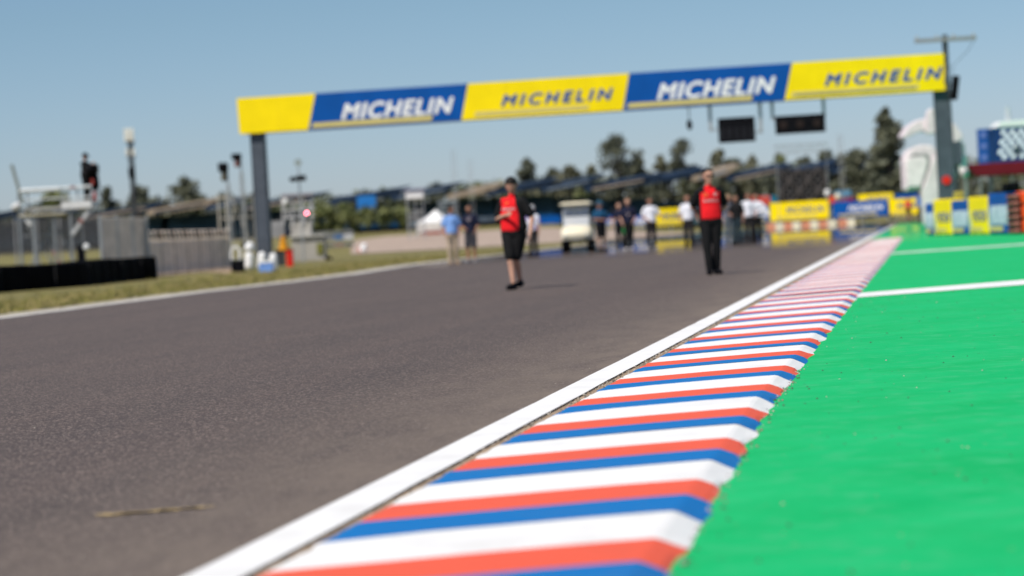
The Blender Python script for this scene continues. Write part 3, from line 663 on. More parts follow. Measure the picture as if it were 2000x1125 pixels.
# ------------------------------------------------------------------ white curved shelter, screen, awning
def shelter():
    d = 104.; s = FOC / d; o = P(1815, 395, d); t = thing('white_shelter', 'white curved canopy and rounded shell on a leaning column, behind the right gantry post', 'canopy', (o.x, d, 0))
    def L(q, y): p = P(q, y, d); return Vector((p.x - o.x, 0, p.z))
    def poly(pts, y0, dep): return [L(*p) + Vector((0, y0, 0)) for p in pts], (0, dep, 0)
    m = MB(); m.prism(*poly([(1763, 266), (1775, 247), (1795, 234), (1822, 228), (1850, 233), (1868, 244), (1880, 262), (1882, 270), (1864, 281), (1852, 268), (1838, 256), (1820, 254), (1800, 256), (1785, 262), (1768, 272)], 0, 1.4))
    WS_ = mat('shelter_white', (.74, .655, .68), .5); m.build('canopy_arc', WS_, t, bevel=.05)
    m = MB(); m.prism(*poly([(1808, 262), (1809, 222), (1814, 213), (1822, 212), (1826, 236), (1828, 262)], -.2, .5)); m.build('canopy_peak', WS_, t, bevel=.05)
    m = MB(); m.prism(*poly([(1769, 372), (1766, 312), (1771, 298), (1783, 288), (1800, 283), (1822, 284), (1832, 296), (1832, 330), (1812, 340), (1800, 370), (1775, 373)], .1, 1.0)); m.build('shell', WS_, t, bevel=.08)
    m = MB(); m.prism(*poly([(1772, 366), (1769, 314), (1776, 308), (1806, 306), (1812, 314), (1808, 334), (1799, 364)], -.02, .1)); m.build('shell_door', mat('bright_white', (.82, .74, .755)), t, bevel=.04)
    m = MB(); m.prism(*poly([(1776, 306), (1786, 300), (1812, 300), (1818, 308), (1812, 350), (1806, 352), (1812, 314), (1806, 306)], .03, .1)); m.build('shell_gasket', mat('grey_green_rubber', (.30, .32, .31)), t)
    m = MB(); m.prism(*poly([(1800, 372), (1812, 340), (1822, 306), (1831, 308), (1836, 395), (1840, 440), (1806, 440)], -.1, .6)); m.build('column', WS_, t, bevel=.05)
    a = thing('grey_cabinet', 'tall slate grey panel under the right end of the white canopy', 'cabinet', (P(1868, 300, 103).x, 103, 0))
    z1 = P(1868, 276, 103).z; z0 = P(1868, 322, 103).z
    m = MB(); m.box((0, 0, (z0 + z1) / 2), (.46, .3, z1 - z0)); m.build('cabinet_body', mat('slate_grey', (.07, .085, .11)), a, bevel=.03)
    m = MB(); m.bar((0, .05, 0), (0, .05, z0), .10); m.build('leg', DKGREY, a)
    b = thing('white_mast', 'thin white mast between the slate panel and the big screen', 'mast', (P(1888, 400, 105).x, 105, 0)); z = P(1886, 278, 105).z
    m = MB(); m.tube((0, 0, 0), (0, 0, z), .07, .05); m.build('pole', mat('off_white', (.55, .56, .58)), b)
    m = MB(); m.box((-.08, -.08, z - .95), (.34, .2, .75)); m.build('white_box', WHITE, b, bevel=.04)
shelter()
def screen():
    d = 130.; a = P(1911, 250, d); b = P(2090, 240, d); zt = P(1913, 252, d).z; zb = P(1913, 320, d).z
    t = thing('video_screen', 'large outdoor video screen with a blue side column above the maroon awning', 'screen', (a.x, d, 0)); W = b.x - a.x; h = zt - zb
    m = MB(); m.box((W / 2, .3, zb + h / 2), (W, .5, h)); m.build('housing', mat('screen_blue', (.01, .08, .34)), t)
    SB = mat('screen_navy', (.012, .035, .12), .3, .5, .9, emit=.25); SW = mat('screen_white', (.72, .74, .80), .3, .3, .6, emit=.25)
    m = MB(); m.box((.45 + (W - .5) / 2, .03, zb + h / 2 + .02), (W - .55, .04, h - .12)); scr = m.build('picture', SB, t)
    m = MB(); rr = random.Random(4)
    for i in range(9):
        for j in range(6):
            if (i + j) % 2 == 0 and i > 0:
                x = .7 + i * .24 + j * .05; z = zb + .18 + j * (h - .3) / 6
                m.prism([(x, -.01, z), (x + .22, -.01, z + .03), (x + .27, -.01, z + .27), (x + .05, -.01, z + .24)], (0, .02, 0))
    m.build('picture_check', SW, scr)
    m = MB(); m.cap((2.05, -.02, zb + .5), (2.0, -.02, zb + .8), .16, .12, .1); m.build('picture_figure', mat('screen_dark', (.03, .05, .06)), scr)
    m = MB()
    for k in range(3): m.box((.24, .03, zb + h * (.18 + .32 * k)), (.26, .02, h * .16))
    m.build('side_graphic', mat('screen_lilac', (.16, .20, .50), .3), t)
    m = MB(); m.prism([(1.0, 0, zt + .06), (W, 0, zt + .10), (W, 0, zt + .40), (1.25, 0, zt + .34)], (0, 2, 0)); m.build('white_roof', WHITE, t)
    m = MB(); m.box((W / 2 + .45, .1, zb - .06), (W - .9, .3, .10)); m.build('ledge', mat('pale_green_grey', (.42, .50, .45)), t)
    x = P(1973, 240, d).x - a.x; m = MB(); m.tube((x, .5, zt + .2), (x, .5, P(1973, 208, d).z), .16, .10); m.build('roof_mast', mat('hazy_grey', (.5, .54, .57)), t)
    for x in (.6, W - .6): m = MB(); m.bar((x, .4, 0), (x, .4, zb), .25); m.build('leg', DKGREY, t)
    d = 112.; a = P(1896, 330, d); t = thing('awning', 'dark maroon awning below the video screen', 'awning', (a.x, d, 0)); zt = P(1896, 321, d).z; zb = P(1905, 345, d).z
    m = MB(); m.prism([(-.2, 0, zt), (4.8, 0, zt + .02), (4.8, 0, zb), (.25, 0, zb)], (0, 2.6, 0)); m.build('canopy', MAROON, t, bevel=.03)
    for x in (.45, 1.9, 4.3): m = MB(); m.tube((x, .1, 0), (x, .1, zb), .04); m.build('leg', GREY, t)
screen()

# ------------------------------------------------------------------ dark scaffold wall and lighting truss at the far bend
def scaffold_wall():
    d = 205.; o = P(1526, 400, d); t = thing('scaffold_wall', 'dark latticed scaffold wall rising over the wide yellow banner', 'scaffold', (o.x, d, 0))
    W = 92 / FOC * d; z1 = P(1545, 332, d).z
    m = MB(); m.box((W / 2, 1.4, z1 / 2), (W, .1, z1 - .1)); m.build('black_netting', mat('black_netting', (.010, .010, .012), .9), t)
    f = MB(); nx, nz = 5, 5
    for i in range(nx + 1): f.tube((W * i / nx, 0, 0), (W * i / nx, 0, z1 + .3), .06, n=6)
    for j in range(1, nz + 1): f.tube((0, 0, z1 * j / nz), (W, 0, z1 * j / nz), .05, n=6)
    f.build('scaffold_frame', mat('dull_tube', (.10, .095, .095), .6, .2, 2, .2), t)
    g = MB()
    for i in range(nx):
        for j in range(nz):
            a, b = (i, i + 1) if (i + j) % 2 else (i + 1, i); g.tube((W * a / nx, -.1, z1 * j / nz), (W * b / nx, -.1, z1 * (j + 1) / nz), .10, n=6)
    g.build('cross_brace', mat('brown_grey_tube', (.085, .075, .072), .7), t)
    d = 150.; o = P(1518, 400, d); za = P(1520, 299, d).z; zb_ = P(1520, 285, d).z; W = 104 / FOC * d
    t = thing('lighting_truss', 'faint grey lighting truss floating over the dark scaffold wall on thin legs', 'truss', (o.x, d, 0)); m = MB()
    for z in (za, zb_): m.tube((0, 0, z), (W, 0, z), .035, n=6)
    for i in range(12): m.tube((W * i / 12, 0, za if i % 2 else zb_), (W * (i + 1) / 12, 0, zb_ if i % 2 else za), .022, n=5)
    m.build('truss_beam', GALV, t)
    for x in (.1, W - .1): m = MB(); m.tube((x, 0, 0), (x, 0, za), .022, n=6); m.build('leg', GALV, t)
scaffold_wall()
for q, y, d, lab in ((884, 292, 210, 'thin pale lattice mast, left of the two above the stand roofs'), (917, 312, 210, 'thin pale lattice mast, right of the two above the stand roofs'),
                     (1640, 262, 200, 'thin pale mast between the dark scaffold wall and the tall conifer')):
    p = P(q, y, d); g = terr(p.x, d); t = thing('lattice_mast', lab, 'mast', (p.x, d, g)); H = p.z - g
    for i in range(3):
        m = MB(); a = i * 2.09; m.tube((.2 * cos(a), .2 * sin(a), 0), (.2 * cos(a), .2 * sin(a), H), .02, n=5); m.build('rail', GALV, t)
    m = MB(); n = int(H / .6)
    for i in range(n): m.tube((.2 * cos(i * 2.09), .2 * sin(i * 2.09), i * .6), (.2 * cos((i + 1) * 2.09), .2 * sin((i + 1) * 2.09), (i + 1) * .6), .012, n=4)
    m.build('lattice', GALV, t)

# ------------------------------------------------------------------ grandstand
def stand():
    d = 280.; s = FOC / d
    mods = [(-70, 60, 0), (60, 190, 0), (190, 330, 0), (318, 440, 1), (432, 500, 0), (500, 640, 0), (672, 800, 0), (790, 905, 0), (900, 985, 1), (975, 1090, 0), (1080, 1180, 0), (1165, 1290, 0), (1280, 1375, 0), (1372, 1440, 1), (1440, 1545, 0), (1545, 1640, 0), (1640, 1712, 0)]
    lab = ['at the left edge of the picture', 'behind the camera platform', 'behind the antenna mast', 'with the tan roof left of the left gantry post', 'just left of the left gantry post',
           'just right of the left gantry post', 'above the small blue hanging panel', 'over the white topped tower', 'with the tan roof above the white tent', 'behind the walker in shorts',
           'between the walker in shorts and the golf cart', 'under the large open-crowned tree', 'with the brightest blue roof left of the man in sunglasses', 'with the tan roof behind the man in sunglasses',
           'right of the man in sunglasses', 'behind the dark scaffold wall', 'left of the tall conifer']
    FAS = [mat('fascia_blue', (.03, .16, .36), .6, .5, .7), mat('fascia_teal', (.05, .22, .34), .6, .5, .9), mat('fascia_pale', (.35, .40, .48), .6, .5, 1.2)]
    for k, (q0, q1, kind) in enumerate(mods):
        x0, x1 = (q0 - 1000) / s, (q1 - 1000) / s; W = x1 - x0; g = terr((x0 + x1) / 2, d); qm = (q0 + q1) / 2
        t = thing('grandstand_section', 'covered grandstand section ' + lab[k], 'grandstand', (x0, d, 0), 0, 'covered stand sections along the far straight')
        zr = CH + 101 / s + (.25 if q0 > 1250 else 0) + .15 * sin(k * 2.1); lo = zr - 1.25
        m = MB(); ov = .8
        m.hexa([(-ov, -3, lo - .75), (W * .8, -3, zr - 1.45), (W * .8, 7, zr - .75), (-ov, 7, lo - .3), (-ov, -3, lo - .15), (W + ov, -3, zr - .35), (W + ov, 7, zr), (-ov, 7, lo + .3)])
        rf = m.build('roof', [NAVYR, TANR][kind], t)
        m = MB(); m.box((W * .4, -3.03, (lo + zr) / 2 - .75), (W * .8, .05, .22), ry=-math.atan2(zr - lo, W) * .75); m.build('gutter', [NAVYR, PALER, TANR][k % 3], rf)
        for i in range(3):
            x = W * (i + .5) / 3; m = MB(); m.tube((x, 5.5, g), (x, 5.5, lo), .14, n=6); m.build('column', DKGREY, t)
        nst = 6; m = MB()
        for i in range(nst): m.box((W / 2, i * .9, g + .9 + i * .42), (W, .9, .42 + .02 * i))
        m.build('seating', SEAT, t)
        if kind == 0 and k % 2: m = MB(); m.bar((W * .1, -.8, g + 1), (W * .5, 3.5, g + 3.0), .25); m.build('stairway', GREY, t)
        m = MB(); m.box((W / 2, -.75, g + .8), (W - .1, .12, .62)); m.build('fascia', FAS[k % 3] if 5 < k < 12 else SEAT, t)
        m = MB(); m.box((W / 2, -.5, g + .22), (W, .1, .5)); m.build('skirt', BLACK, t)
stand()
def blue_panel():
    d = 262.; a, b = P(697, 383, d), P(735, 413, d); t = thing('blue_sign', 'square plain blue sign hanging in front of the stand left of the white topped tower', 'sign', ((a.x + b.x) / 2, d, 0))
    m = MB(); m.box((0, 0, (a.z + b.z) / 2), (b.x - a.x, .2, a.z - b.z)); m.build('panel', mat('bright_blue', (.02, .17, .50)), t)
    for x in (-.9, .9): m = MB(); m.tube((x, .15, terr(a.x, d)), (x, .15, a.z), .06); m.build('post', DKGREY, t)
    d = 200.; o = P(811, 400, d); g = terr(o.x, d); t = thing('commentary_tower', 'scaffold tower with a white box on top, left of the white tent', 'tower', (o.x, d, g))
    zt = P(811, 368, d).z - g; zb = P(811, 388, d).z - g
    m = MB(); m.box((0, 0, (zt + zb) / 2 - .1), (1.45, 1.2, (zt - zb) * .7)); m.build('cabin', WHITE, t, bevel=.04)
    m = MB(); m.box((0, 0, zt - .1), (1.7, 1.5, .18)); m.build('roof', mat('lilac_grey', (.2, .2, .28)), t)
    m = MB()
    for x in (-.65, 0, .65):
        for y in (-.5, .5): m.tube((x, y, 0), (x, y, zb), .04, n=6)
    for z in (.5, 1.1, 1.7, 2.3): m.tube((-.65, -.5, z), (.65, -.5, z), .03, n=6); m.tube((-.65, -.5, z - .5), (.65, -.5, z), .025, n=6)
    m.build('scaffold_frame', GALV, t)
    m = MB(); m.box((0, .2, zb * .55), (.9, .3, .8)); m.build('dark_screen', DKGREY, t)
    d = 225.; o = P(873, 400, d); g = terr(o.x, d); t = thing('bleacher', 'small stepped metal bleacher right behind the peak of the white tent', 'bleacher', (o.x, d, g))
    for i in range(5): m = MB(); z = P(873, 424, d).z - g + i * .36; m.box((0, i * .3, z), (1.7, .25, .09)); m.build('bench', mat('pale_metal', (.38, .44, .47)), t)
    m = MB()
    for x in (-.7, .7): m.bar((x, 0, 0), (x, 1.2, P(873, 424, d).z - g + 1.5), .07); m.bar((x, 1.3, 0), (x, 1.3, P(873, 424, d).z - g + 1.5), .07)
    m.build('frame', GREY, t)
    d = 228.; o = P(852, 440, d); g = terr(o.x, d) ; t = thing('white_tent', 'small white pointed marquee beyond the gravel, left of the man in the light blue shirt', 'tent', (o.x, d, g))
    zp = P(855, 409, d).z - g; ze = P(852, 434, d).z - g; w2 = 1.75; m = MB()
    n = 4; ring = [(-w2, -w2, ze), (w2, -w2, ze), (w2, w2, ze), (-w2, w2, ze)]
    mid = [(x * .42, y * .42, ze + (zp - ze) * .48) for x, y, z in ring]; m.add(ring + mid + [(0, 0, zp)], [(i, (i + 1) % 4, 4 + (i + 1) % 4, 4 + i) for i in range(4)] + [(4 + i, 4 + (i + 1) % 4, 8) for i in range(4)] + [(3, 2, 1, 0)])
    m.build('canopy', WHITE, t)
    m = MB(); m.box((-.1, -w2 + .05, ze / 2 + .12), (2 * w2 - .3, .05, ze - .25)); m.box((-w2 + .05, 0, ze / 2 + .1), (.05, 2 * w2, ze - .2)); m.build('wall', mat('canvas', (.62, .60, .56)), t)
    m = MB(); m.box((-.3, -w2 - .1, .15), (2.2, .1, .34)); m.build('red_base', mat('brick_red', (.25, .05, .03)), t)
blue_panel()
def small_far():
    d = 150.; o = P(708, 470, d); g = terr(o.x, d); t = thing('white_sack', 'rounded white sack lying at the left tip of the gravel', 'sack', (o.x, d, g))
    m = MB(); m.cap((0, 0, .2), (.08, 0, .42), .22, .17, n=14); m.build('sack_body', WHITE, t, smooth=True); m = MB(); m.cap((-.16, 0, .1), (-.2, 0, .2), .13); m.build('red_corner', mat('pink', (.6, .25, .22)), t, smooth=True)
    d = 175.
    for i, (q, lab) in enumerate(((620, 'left'), (640, 'second'), (660, 'third'), (680, 'right'))):
        o = P(q, 450, d); g = terr(o.x, d); t = thing('crowd_barrier', 'grey steel crowd barrier below the stand, ' + ['first after the marshal post', 'second after the marshal post', 'third, with a red foot board', 'last before the white sack'][i], 'crowd barrier', (o.x, d, g), 0, 'crowd barriers in front of the stand')
        m = MB()
        for k in range(9): m.tube((-.34 + .085 * k, 0, .15), (-.34 + .085 * k, 0, 1.2), .012, n=5)
        m.tube((-.37, 0, 1.2), (.37, 0, 1.2), .03, n=6); m.tube((-.37, 0, .15), (.37, 0, .15), .03, n=6); m.build('bars', GALV, t)
        m = MB(); m.box((0, .05, .8), (.66, .02, .4)); m.build('cloth', [BLUE, GREY, KB, WHITE][i], t)
        m = MB(); m.box((0, .05, .2), (.7, .06, .25)); m.build('foot_board', [BLACK, BLACK, mat('dull_red', (.25, .03, .04)), BLACK][i], t)
small_far()

# ------------------------------------------------------------------ left verge: tyre barrier, fences, platform, masts
def tyre_barrier():
    pts = [G(-220, 590), G(-60, 578), G(0, 572), G(80, 566), G(160, 560), G(230, 552), G(280, 547), G(309, 545)]
    pts[-1] = G(307, 545.2)
    t = thing('tyre_barrier', 'long low black barrier of belted tyres along the grass verge on the left', 'tyre barrier', pts[2])
    o = pts[2].copy(); b = MB(); top = []; n = 0; rr = random.Random(2); cols = []
    for p, q in zip(pts, pts[1:]):
        k = max(2, int((q - p).length / .3))
        for i in range(k): cols.append((p + (q - p) * i / k, (q - p).normalized()))
    cols.append((pts[-1], (pts[-1] - pts[-2]).normalized())); vs = []
    for i, (p, tn) in enumerate(cols):
        nr = Vector((tn.y, -tn.x, 0)); h = .76 + .05 * noise.noise(Vector((p.y * .25, 4, 0))) + .02 * noise.noise(Vector((p.y * 2, 4, 0))); sc = .045 * sin(p.y * 5.2)
        for a, z in ((0, 0), (.02 + sc, .1), (.03 + sc, h * .5), (.0 + sc, h - .05), (-.10, h), (-.9, h - .02), (-.95, 0)):
            vs.append(p - o + nr * (a) + Vector((0, 0, z)))
    m = 7; b.add(vs, [(i * m + j, (i + 1) * m + j, (i + 1) * m + j + 1, i * m + j + 1) for i in range(len(cols) - 1) for j in range(m - 1)] + [tuple(range(m)), tuple(range(len(vs) - m, len(vs)))])
    b.build('rubber_belt', RUB, t)
    dc = mat('dark_clamp', (.012, .012, .014), .7)
    for i in range(4, len(cols) - 2, 7):
        p, tn = cols[i]; nr = Vector((tn.y, -tn.x, 0)); b = MB(); b.bar(p - o + nr * .06 + Vector((0, 0, .05)), p - o + nr * .05 + Vector((0, 0, .68)), .05, .02); b.build('belt_clamp', dc, t)
tyre_barrier()
def platform():
    d = 85.; s = FOC / d; o = P(100, 400, d); t = thing('camera_platform', 'scaffold camera platform with white rails behind the black tyre barrier', 'platform', (o.x, d, 0))
    def L(q, y, dy=0): p = P(q, y, d); return Vector((p.x - o.x, dy, p.z))
    zd = L(110, 406).z; R = .035
    x0, x1, x2 = L(36, 405).x, L(122, 405).x, L(180, 400).x
    m = MB(); m.box(((x0 + x1) / 2 + .15, .6, zd), (x1 - x0, 1.3, .07)); m.build('deck_board', mat('worn_deck', (.45, .44, .42)), t)
    m = MB(); m.box(((x1 + x2) / 2, .6, zd + .07), (x2 - x1, 1.5, .26)); m.build('deck_extension', mat('pale_deck', (.62, .62, .62)), t)
    m = MB(); m.tube((x0, -.1, zd - .22), (x1 + .1, -.1, zd - .22), .04); m.tube((x0, 1.3, zd - .22), (x1 + .1, 1.3, zd - .22), .04); m.build('deck_beam', mat('worn_yellow_beam', (.40, .36, .26)), t)
    leg = mat('grey_tube', (.24, .26, .28), .5, .2, 3, .3)
    for i, (q, y) in enumerate(((32, 0), (60, 0), (100, 0), (132, 0), (44, 1.2), (78, 1.2), (118, 1.2), (140, 1.2))):
        x = L(q + 8, 460).x; m = MB(); m.tube((x, y, 0), (x, y, zd), .050 if y == 0 else .032); m.build('leg', leg, t)
    for q in (36, 54, 122, 134, 152, 178):
        x = L(q, 380).x; m = MB(); m.tube((x, -.05, zd), (x, -.05, zd + .74), .03); m.build('rail_post', leg, t)
    rail = mat('pale_rail', (.60, .63, .64), .5, .1, 3)
    for a, b, z, r in ((40, 118, .66, .085), (118, 180, .68, .05), (40, 180, .33, .025), (118, 180, .1, .03)):
        m = MB(); m.tube((L(a, 380).x, -.08, zd + z), (L(b, 380).x, -.08, zd + z), r); m.build('handrail', rail, t)
    m = MB(); m.bar(L(46, 398, -.1), L(24, 322, -.1), .10); m.build('leaning_pole', mat('green_grey_tube', (.20, .22, .20)), t)
    m = MB(); m.bar(L(180, 402, 0), L(141, 458, 0), .13); m.build('diagonal_brace', mat('pale_brace', (.40, .41, .42)), t)
    tp = mat('faded_tape', (.26, .10, .09)); m = MB(); m.bar(L(161, 428, -.07), L(157, 434, -.07), .14); m.build('red_tape', tp, t); m = MB(); m.bar(L(140, 366, -.14), L(147, 366, -.14), .10); m.build('red_tape', tp, t)
    m = MB(); m.bar(L(34, 402, 0), L(60, 440, 0), .12); m.cap(L(30, 405, -.1), L(36, 402, -.1), .13); m.build('corner_clamp', mat('light_clamp', (.55, .55, .55)), t)
    m = MB()
    for a, b in (((46, 440), (98, 520)), ((98, 440), (52, 520)), ((106, 440), (140, 520))): m.tube(L(*a, .6), L(*b, .6), .025)
    m.tube(L(40, 462, .5), L(146, 455, .5), .025); m.build('cross_brace', leg, t)
    m = MB(); m.bar(L(98, 490, .5), L(118, 524, .5), .05); m.build('orange_bar', mat('faded_orange', (.34, .12, .07)), t)
    # camera on a tripod
    c = P(184, 330, d + .2); t = thing('television_camera', 'covered black television camera on a tripod on the camera platform', 'camera', (P(184, 392, d).x, d + .2, zd + .2))
    h = c.z - zd - .2; m = MB(); m.box((0, -.05, h), (.34, .55, .34)); m.cap((0, -.3, h), (0, -.5, h), .12, .15, n=14); m.build('camera_body', BLACK, t, bevel=.05)
    m = MB(); m.cap((.03, 0, h - .62), (.02, 0, h - .25), .17, .15, .8); m.build('rain_cover', BLACK, t, smooth=True)
    for x, y in ((-.3, -.2), (.3, -.2), (0, .35)): m = MB(); m.tube((0, 0, h - .55), (x, y, 0), .03); m.build('tripod_leg', DKGREY, t)
    rr_ = mat('rusty_red', (.30, .05, .04)); m = MB(); m.box((-.02, -.2, h - .45), (.09, .1, .2)); m.build('red_strap', rr_, t); m = MB(); m.box((.02, -.2, h - .95), (.10, .1, .3)); m.build('red_strap', rr_, t)
    return zd + .2, d
DECKZ, DECKD = platform()
def mesh_fence(name, label, q0, q1, d0, d1, z0, z1, pitch, wire, m, top=None, lean=0, group=None, ends=True):
    a, b = P(q0, 450, d0), P(q1, 450, d1); D = Vector((b.x - a.x, b.y - a.y, 0)); L = D.length; rz = math.atan2(D.y, D.x)
    t = thing(name, label, 'fence', (a.x, a.y, terr(a.x, a.y)), rz, group); w_ = MB(); n = int(L / pitch)
    for i in range(n + 1): x = L * i / n; w_.box((x, 0, (z0 + z1) / 2), (wire, wire, z1 - z0))
    k = int((z1 - z0) / pitch)
    for i in range(k + 1): z = z0 + (z1 - z0) * i / k; w_.box((L / 2, wire, z), (L, wire, wire))
    w_.build('wire_mesh', m, t); return t, L
FW_ = mat('fence_wire', (.56, .50, .45), .6, .2, 2.); FB = mat('brown_wire', (.80, .70, .60), .7, .2, 2.)
t, L = mesh_fence('mesh_fence', 'tall grey wire mesh fence panels between the camera platform and the low leaning fence', 196, 288, 80, 87, .1, 2.12, .10, .028, FW_)
for x in (0, L * .33, L * .66, L): m = MB(); m.tube((x, 0, 0), (x, 0, 2.2), .045); m.build('post', GALV, t)
m = MB(); m.box((L * .93, .03, 1.1), (L * .12, .02, 1.9)); m.build('pale_panel', mat('pale_grey_sheet', (.34, .35, .35)), t)
t, L = mesh_fence('mesh_fence', 'dark distant mesh fence seen through the legs of the camera platform', -60, 205, 118, 120, 1.1, 2.75, .09, .034, mat('dark_wire', (.12, .12, .13)))
for i in range(7): m = MB(); m.tube((L * i / 6, 0, 0), (L * i / 6, 0, 2.8), .05); m.build('post', GREY, t)
t, L = mesh_fence('chain_link_fence', 'low brownish chain link fence with leaning post tops, left of the left gantry post', 284, 446, 88, 103, .1, 1.32, .08, .036, FB)
PPO, BPO = mat('pale_post', (.74, .65, .58)), mat('brown_post', (.42, .35, .30))
for i in range(21):
    x = L * i / 20; m = MB(); m.bar((x, 0, 0), (x, 0, 1.3), .085); m.bar((x, 0, 1.28), (x - .28, 0, 1.64), .075); m.build('post', PPO if i % 3 else BPO, t)
def head_post(name, label, q, ybase, heads, d, polew=.06, cat='mast'):
    b = P(q, ybase, d); t = thing(name, label, cat, (b.x, d, 0))
    return t, b
def antenna():
    d = 120.; o = P(262, 400, d); t = thing('antenna_mast', 'telecom mast with two tiers of pale panel antennas on the left', 'antenna mast', (o.x, d, 0))
    def Z(y, q=252): return P(q, y, d).z
    m = MB(); m.tube((0, 0, 0), (0, 0, Z(262)), .10, .06)
    for i in range(22): z = i * .3; m.tube((.12 if i % 2 else -.12, 0, z), (-.12 if i % 2 else .12, 0, z + .3), .02, n=5)
    m.tube((.12, 0, 0), (.12, 0, 6.6), .03, n=6); m.tube((-.12, 0, 0), (-.12, 0, 6.6), .03, n=6); m.build('lattice_pole', DKGREY, t)
    pan = mat('antenna_panel', (.72, .70, .62), .5)
    for z0, z1, xs in ((Z(276), Z(251), (-.19, -.03, .14)), (Z(304), Z(291), (-.17, .15))):
        for x in xs: m = MB(); m.box((x, -.18, (z0 + z1) / 2), (.13, .1, z1 - z0)); m.build('antenna_panel', pan, t, bevel=.02)
        m = MB(); m.box((0, -.02, z0 - .04), (.42, .25, .08)); m.build('ring_bracket', GREY, t)
    m = MB(); m.box((0, -.15, Z(338)), (.30, .25, .50)); m.build('equipment_box', BLACK, t, bevel=.03)
antenna()
def cams():
    for q, yt, yb, d, lab, sc in ((433, 318, 350, 108, 'remote camera mast, lower left one of the pair beside the left gantry post', 1), (459, 300, 322, 108, 'remote camera mast, higher right one of the pair beside the left gantry post', 1)):
        a = P(q, (yt + yb) / 2, d); t = thing('camera_mast', lab, 'camera mast', (a.x + .25, d, 0)); H = a.z; hh = (yb - yt) / FOC * d
        m = MB(); m.tube((0, 0, 0), (0, 0, H), .035); m.tube((.22, .2, 0), (.05, 0, H - .6), .018); m.tube((-.22, .2, 0), (-.05, 0, H - .6), .018); m.build('pole', GALV, t)
        m = MB(); m.box((-.18, 0, H + hh * .22), (.42, .4, hh * .55)); m.cap((-.18, -.2, H + hh * .2), (-.18, -.42, H + hh * .2), .10, .13); m.build('camera_head', BLACK, t, bevel=.05)
        m = MB(); m.cap((-.16, 0, H - hh * .45), (-.16, 0, H - hh * .1), .15, .12); m.build('cable_bag', mat('olive_bag', (.13, .12, .09)) if yt > 310 else mat('rose_bag', (.30, .16, .16)), t, smooth=True)
    d = 108.; a = P(427, 440, d); t = thing('steel_frame', 'slim galvanised scaffold frame under the two remote cameras', 'scaffold', (a.x, d + .4, 0)); m = MB()
    for x in (0, .35, 1.15, 1.55): m.tube((x, 0, 0), (x, 0, 3.3), .045)
    for z in (1.2, 2.2, 3.1): m.tube((0, 0, z), (1.55, 0, z), .03)
    m.tube((0, 0, .5), (.9, 0, 3.1), .03); m.tube((1.55, 0, .5), (.6, 0, 3.1), .03); m.build('frame', mat('sandy_tube', (.42, .40, .35)), t)
    m = MB(); m.box((1.15, .3, .95), (.5, .4, .34)); m.build('black_box', BLACK, t)
cams()
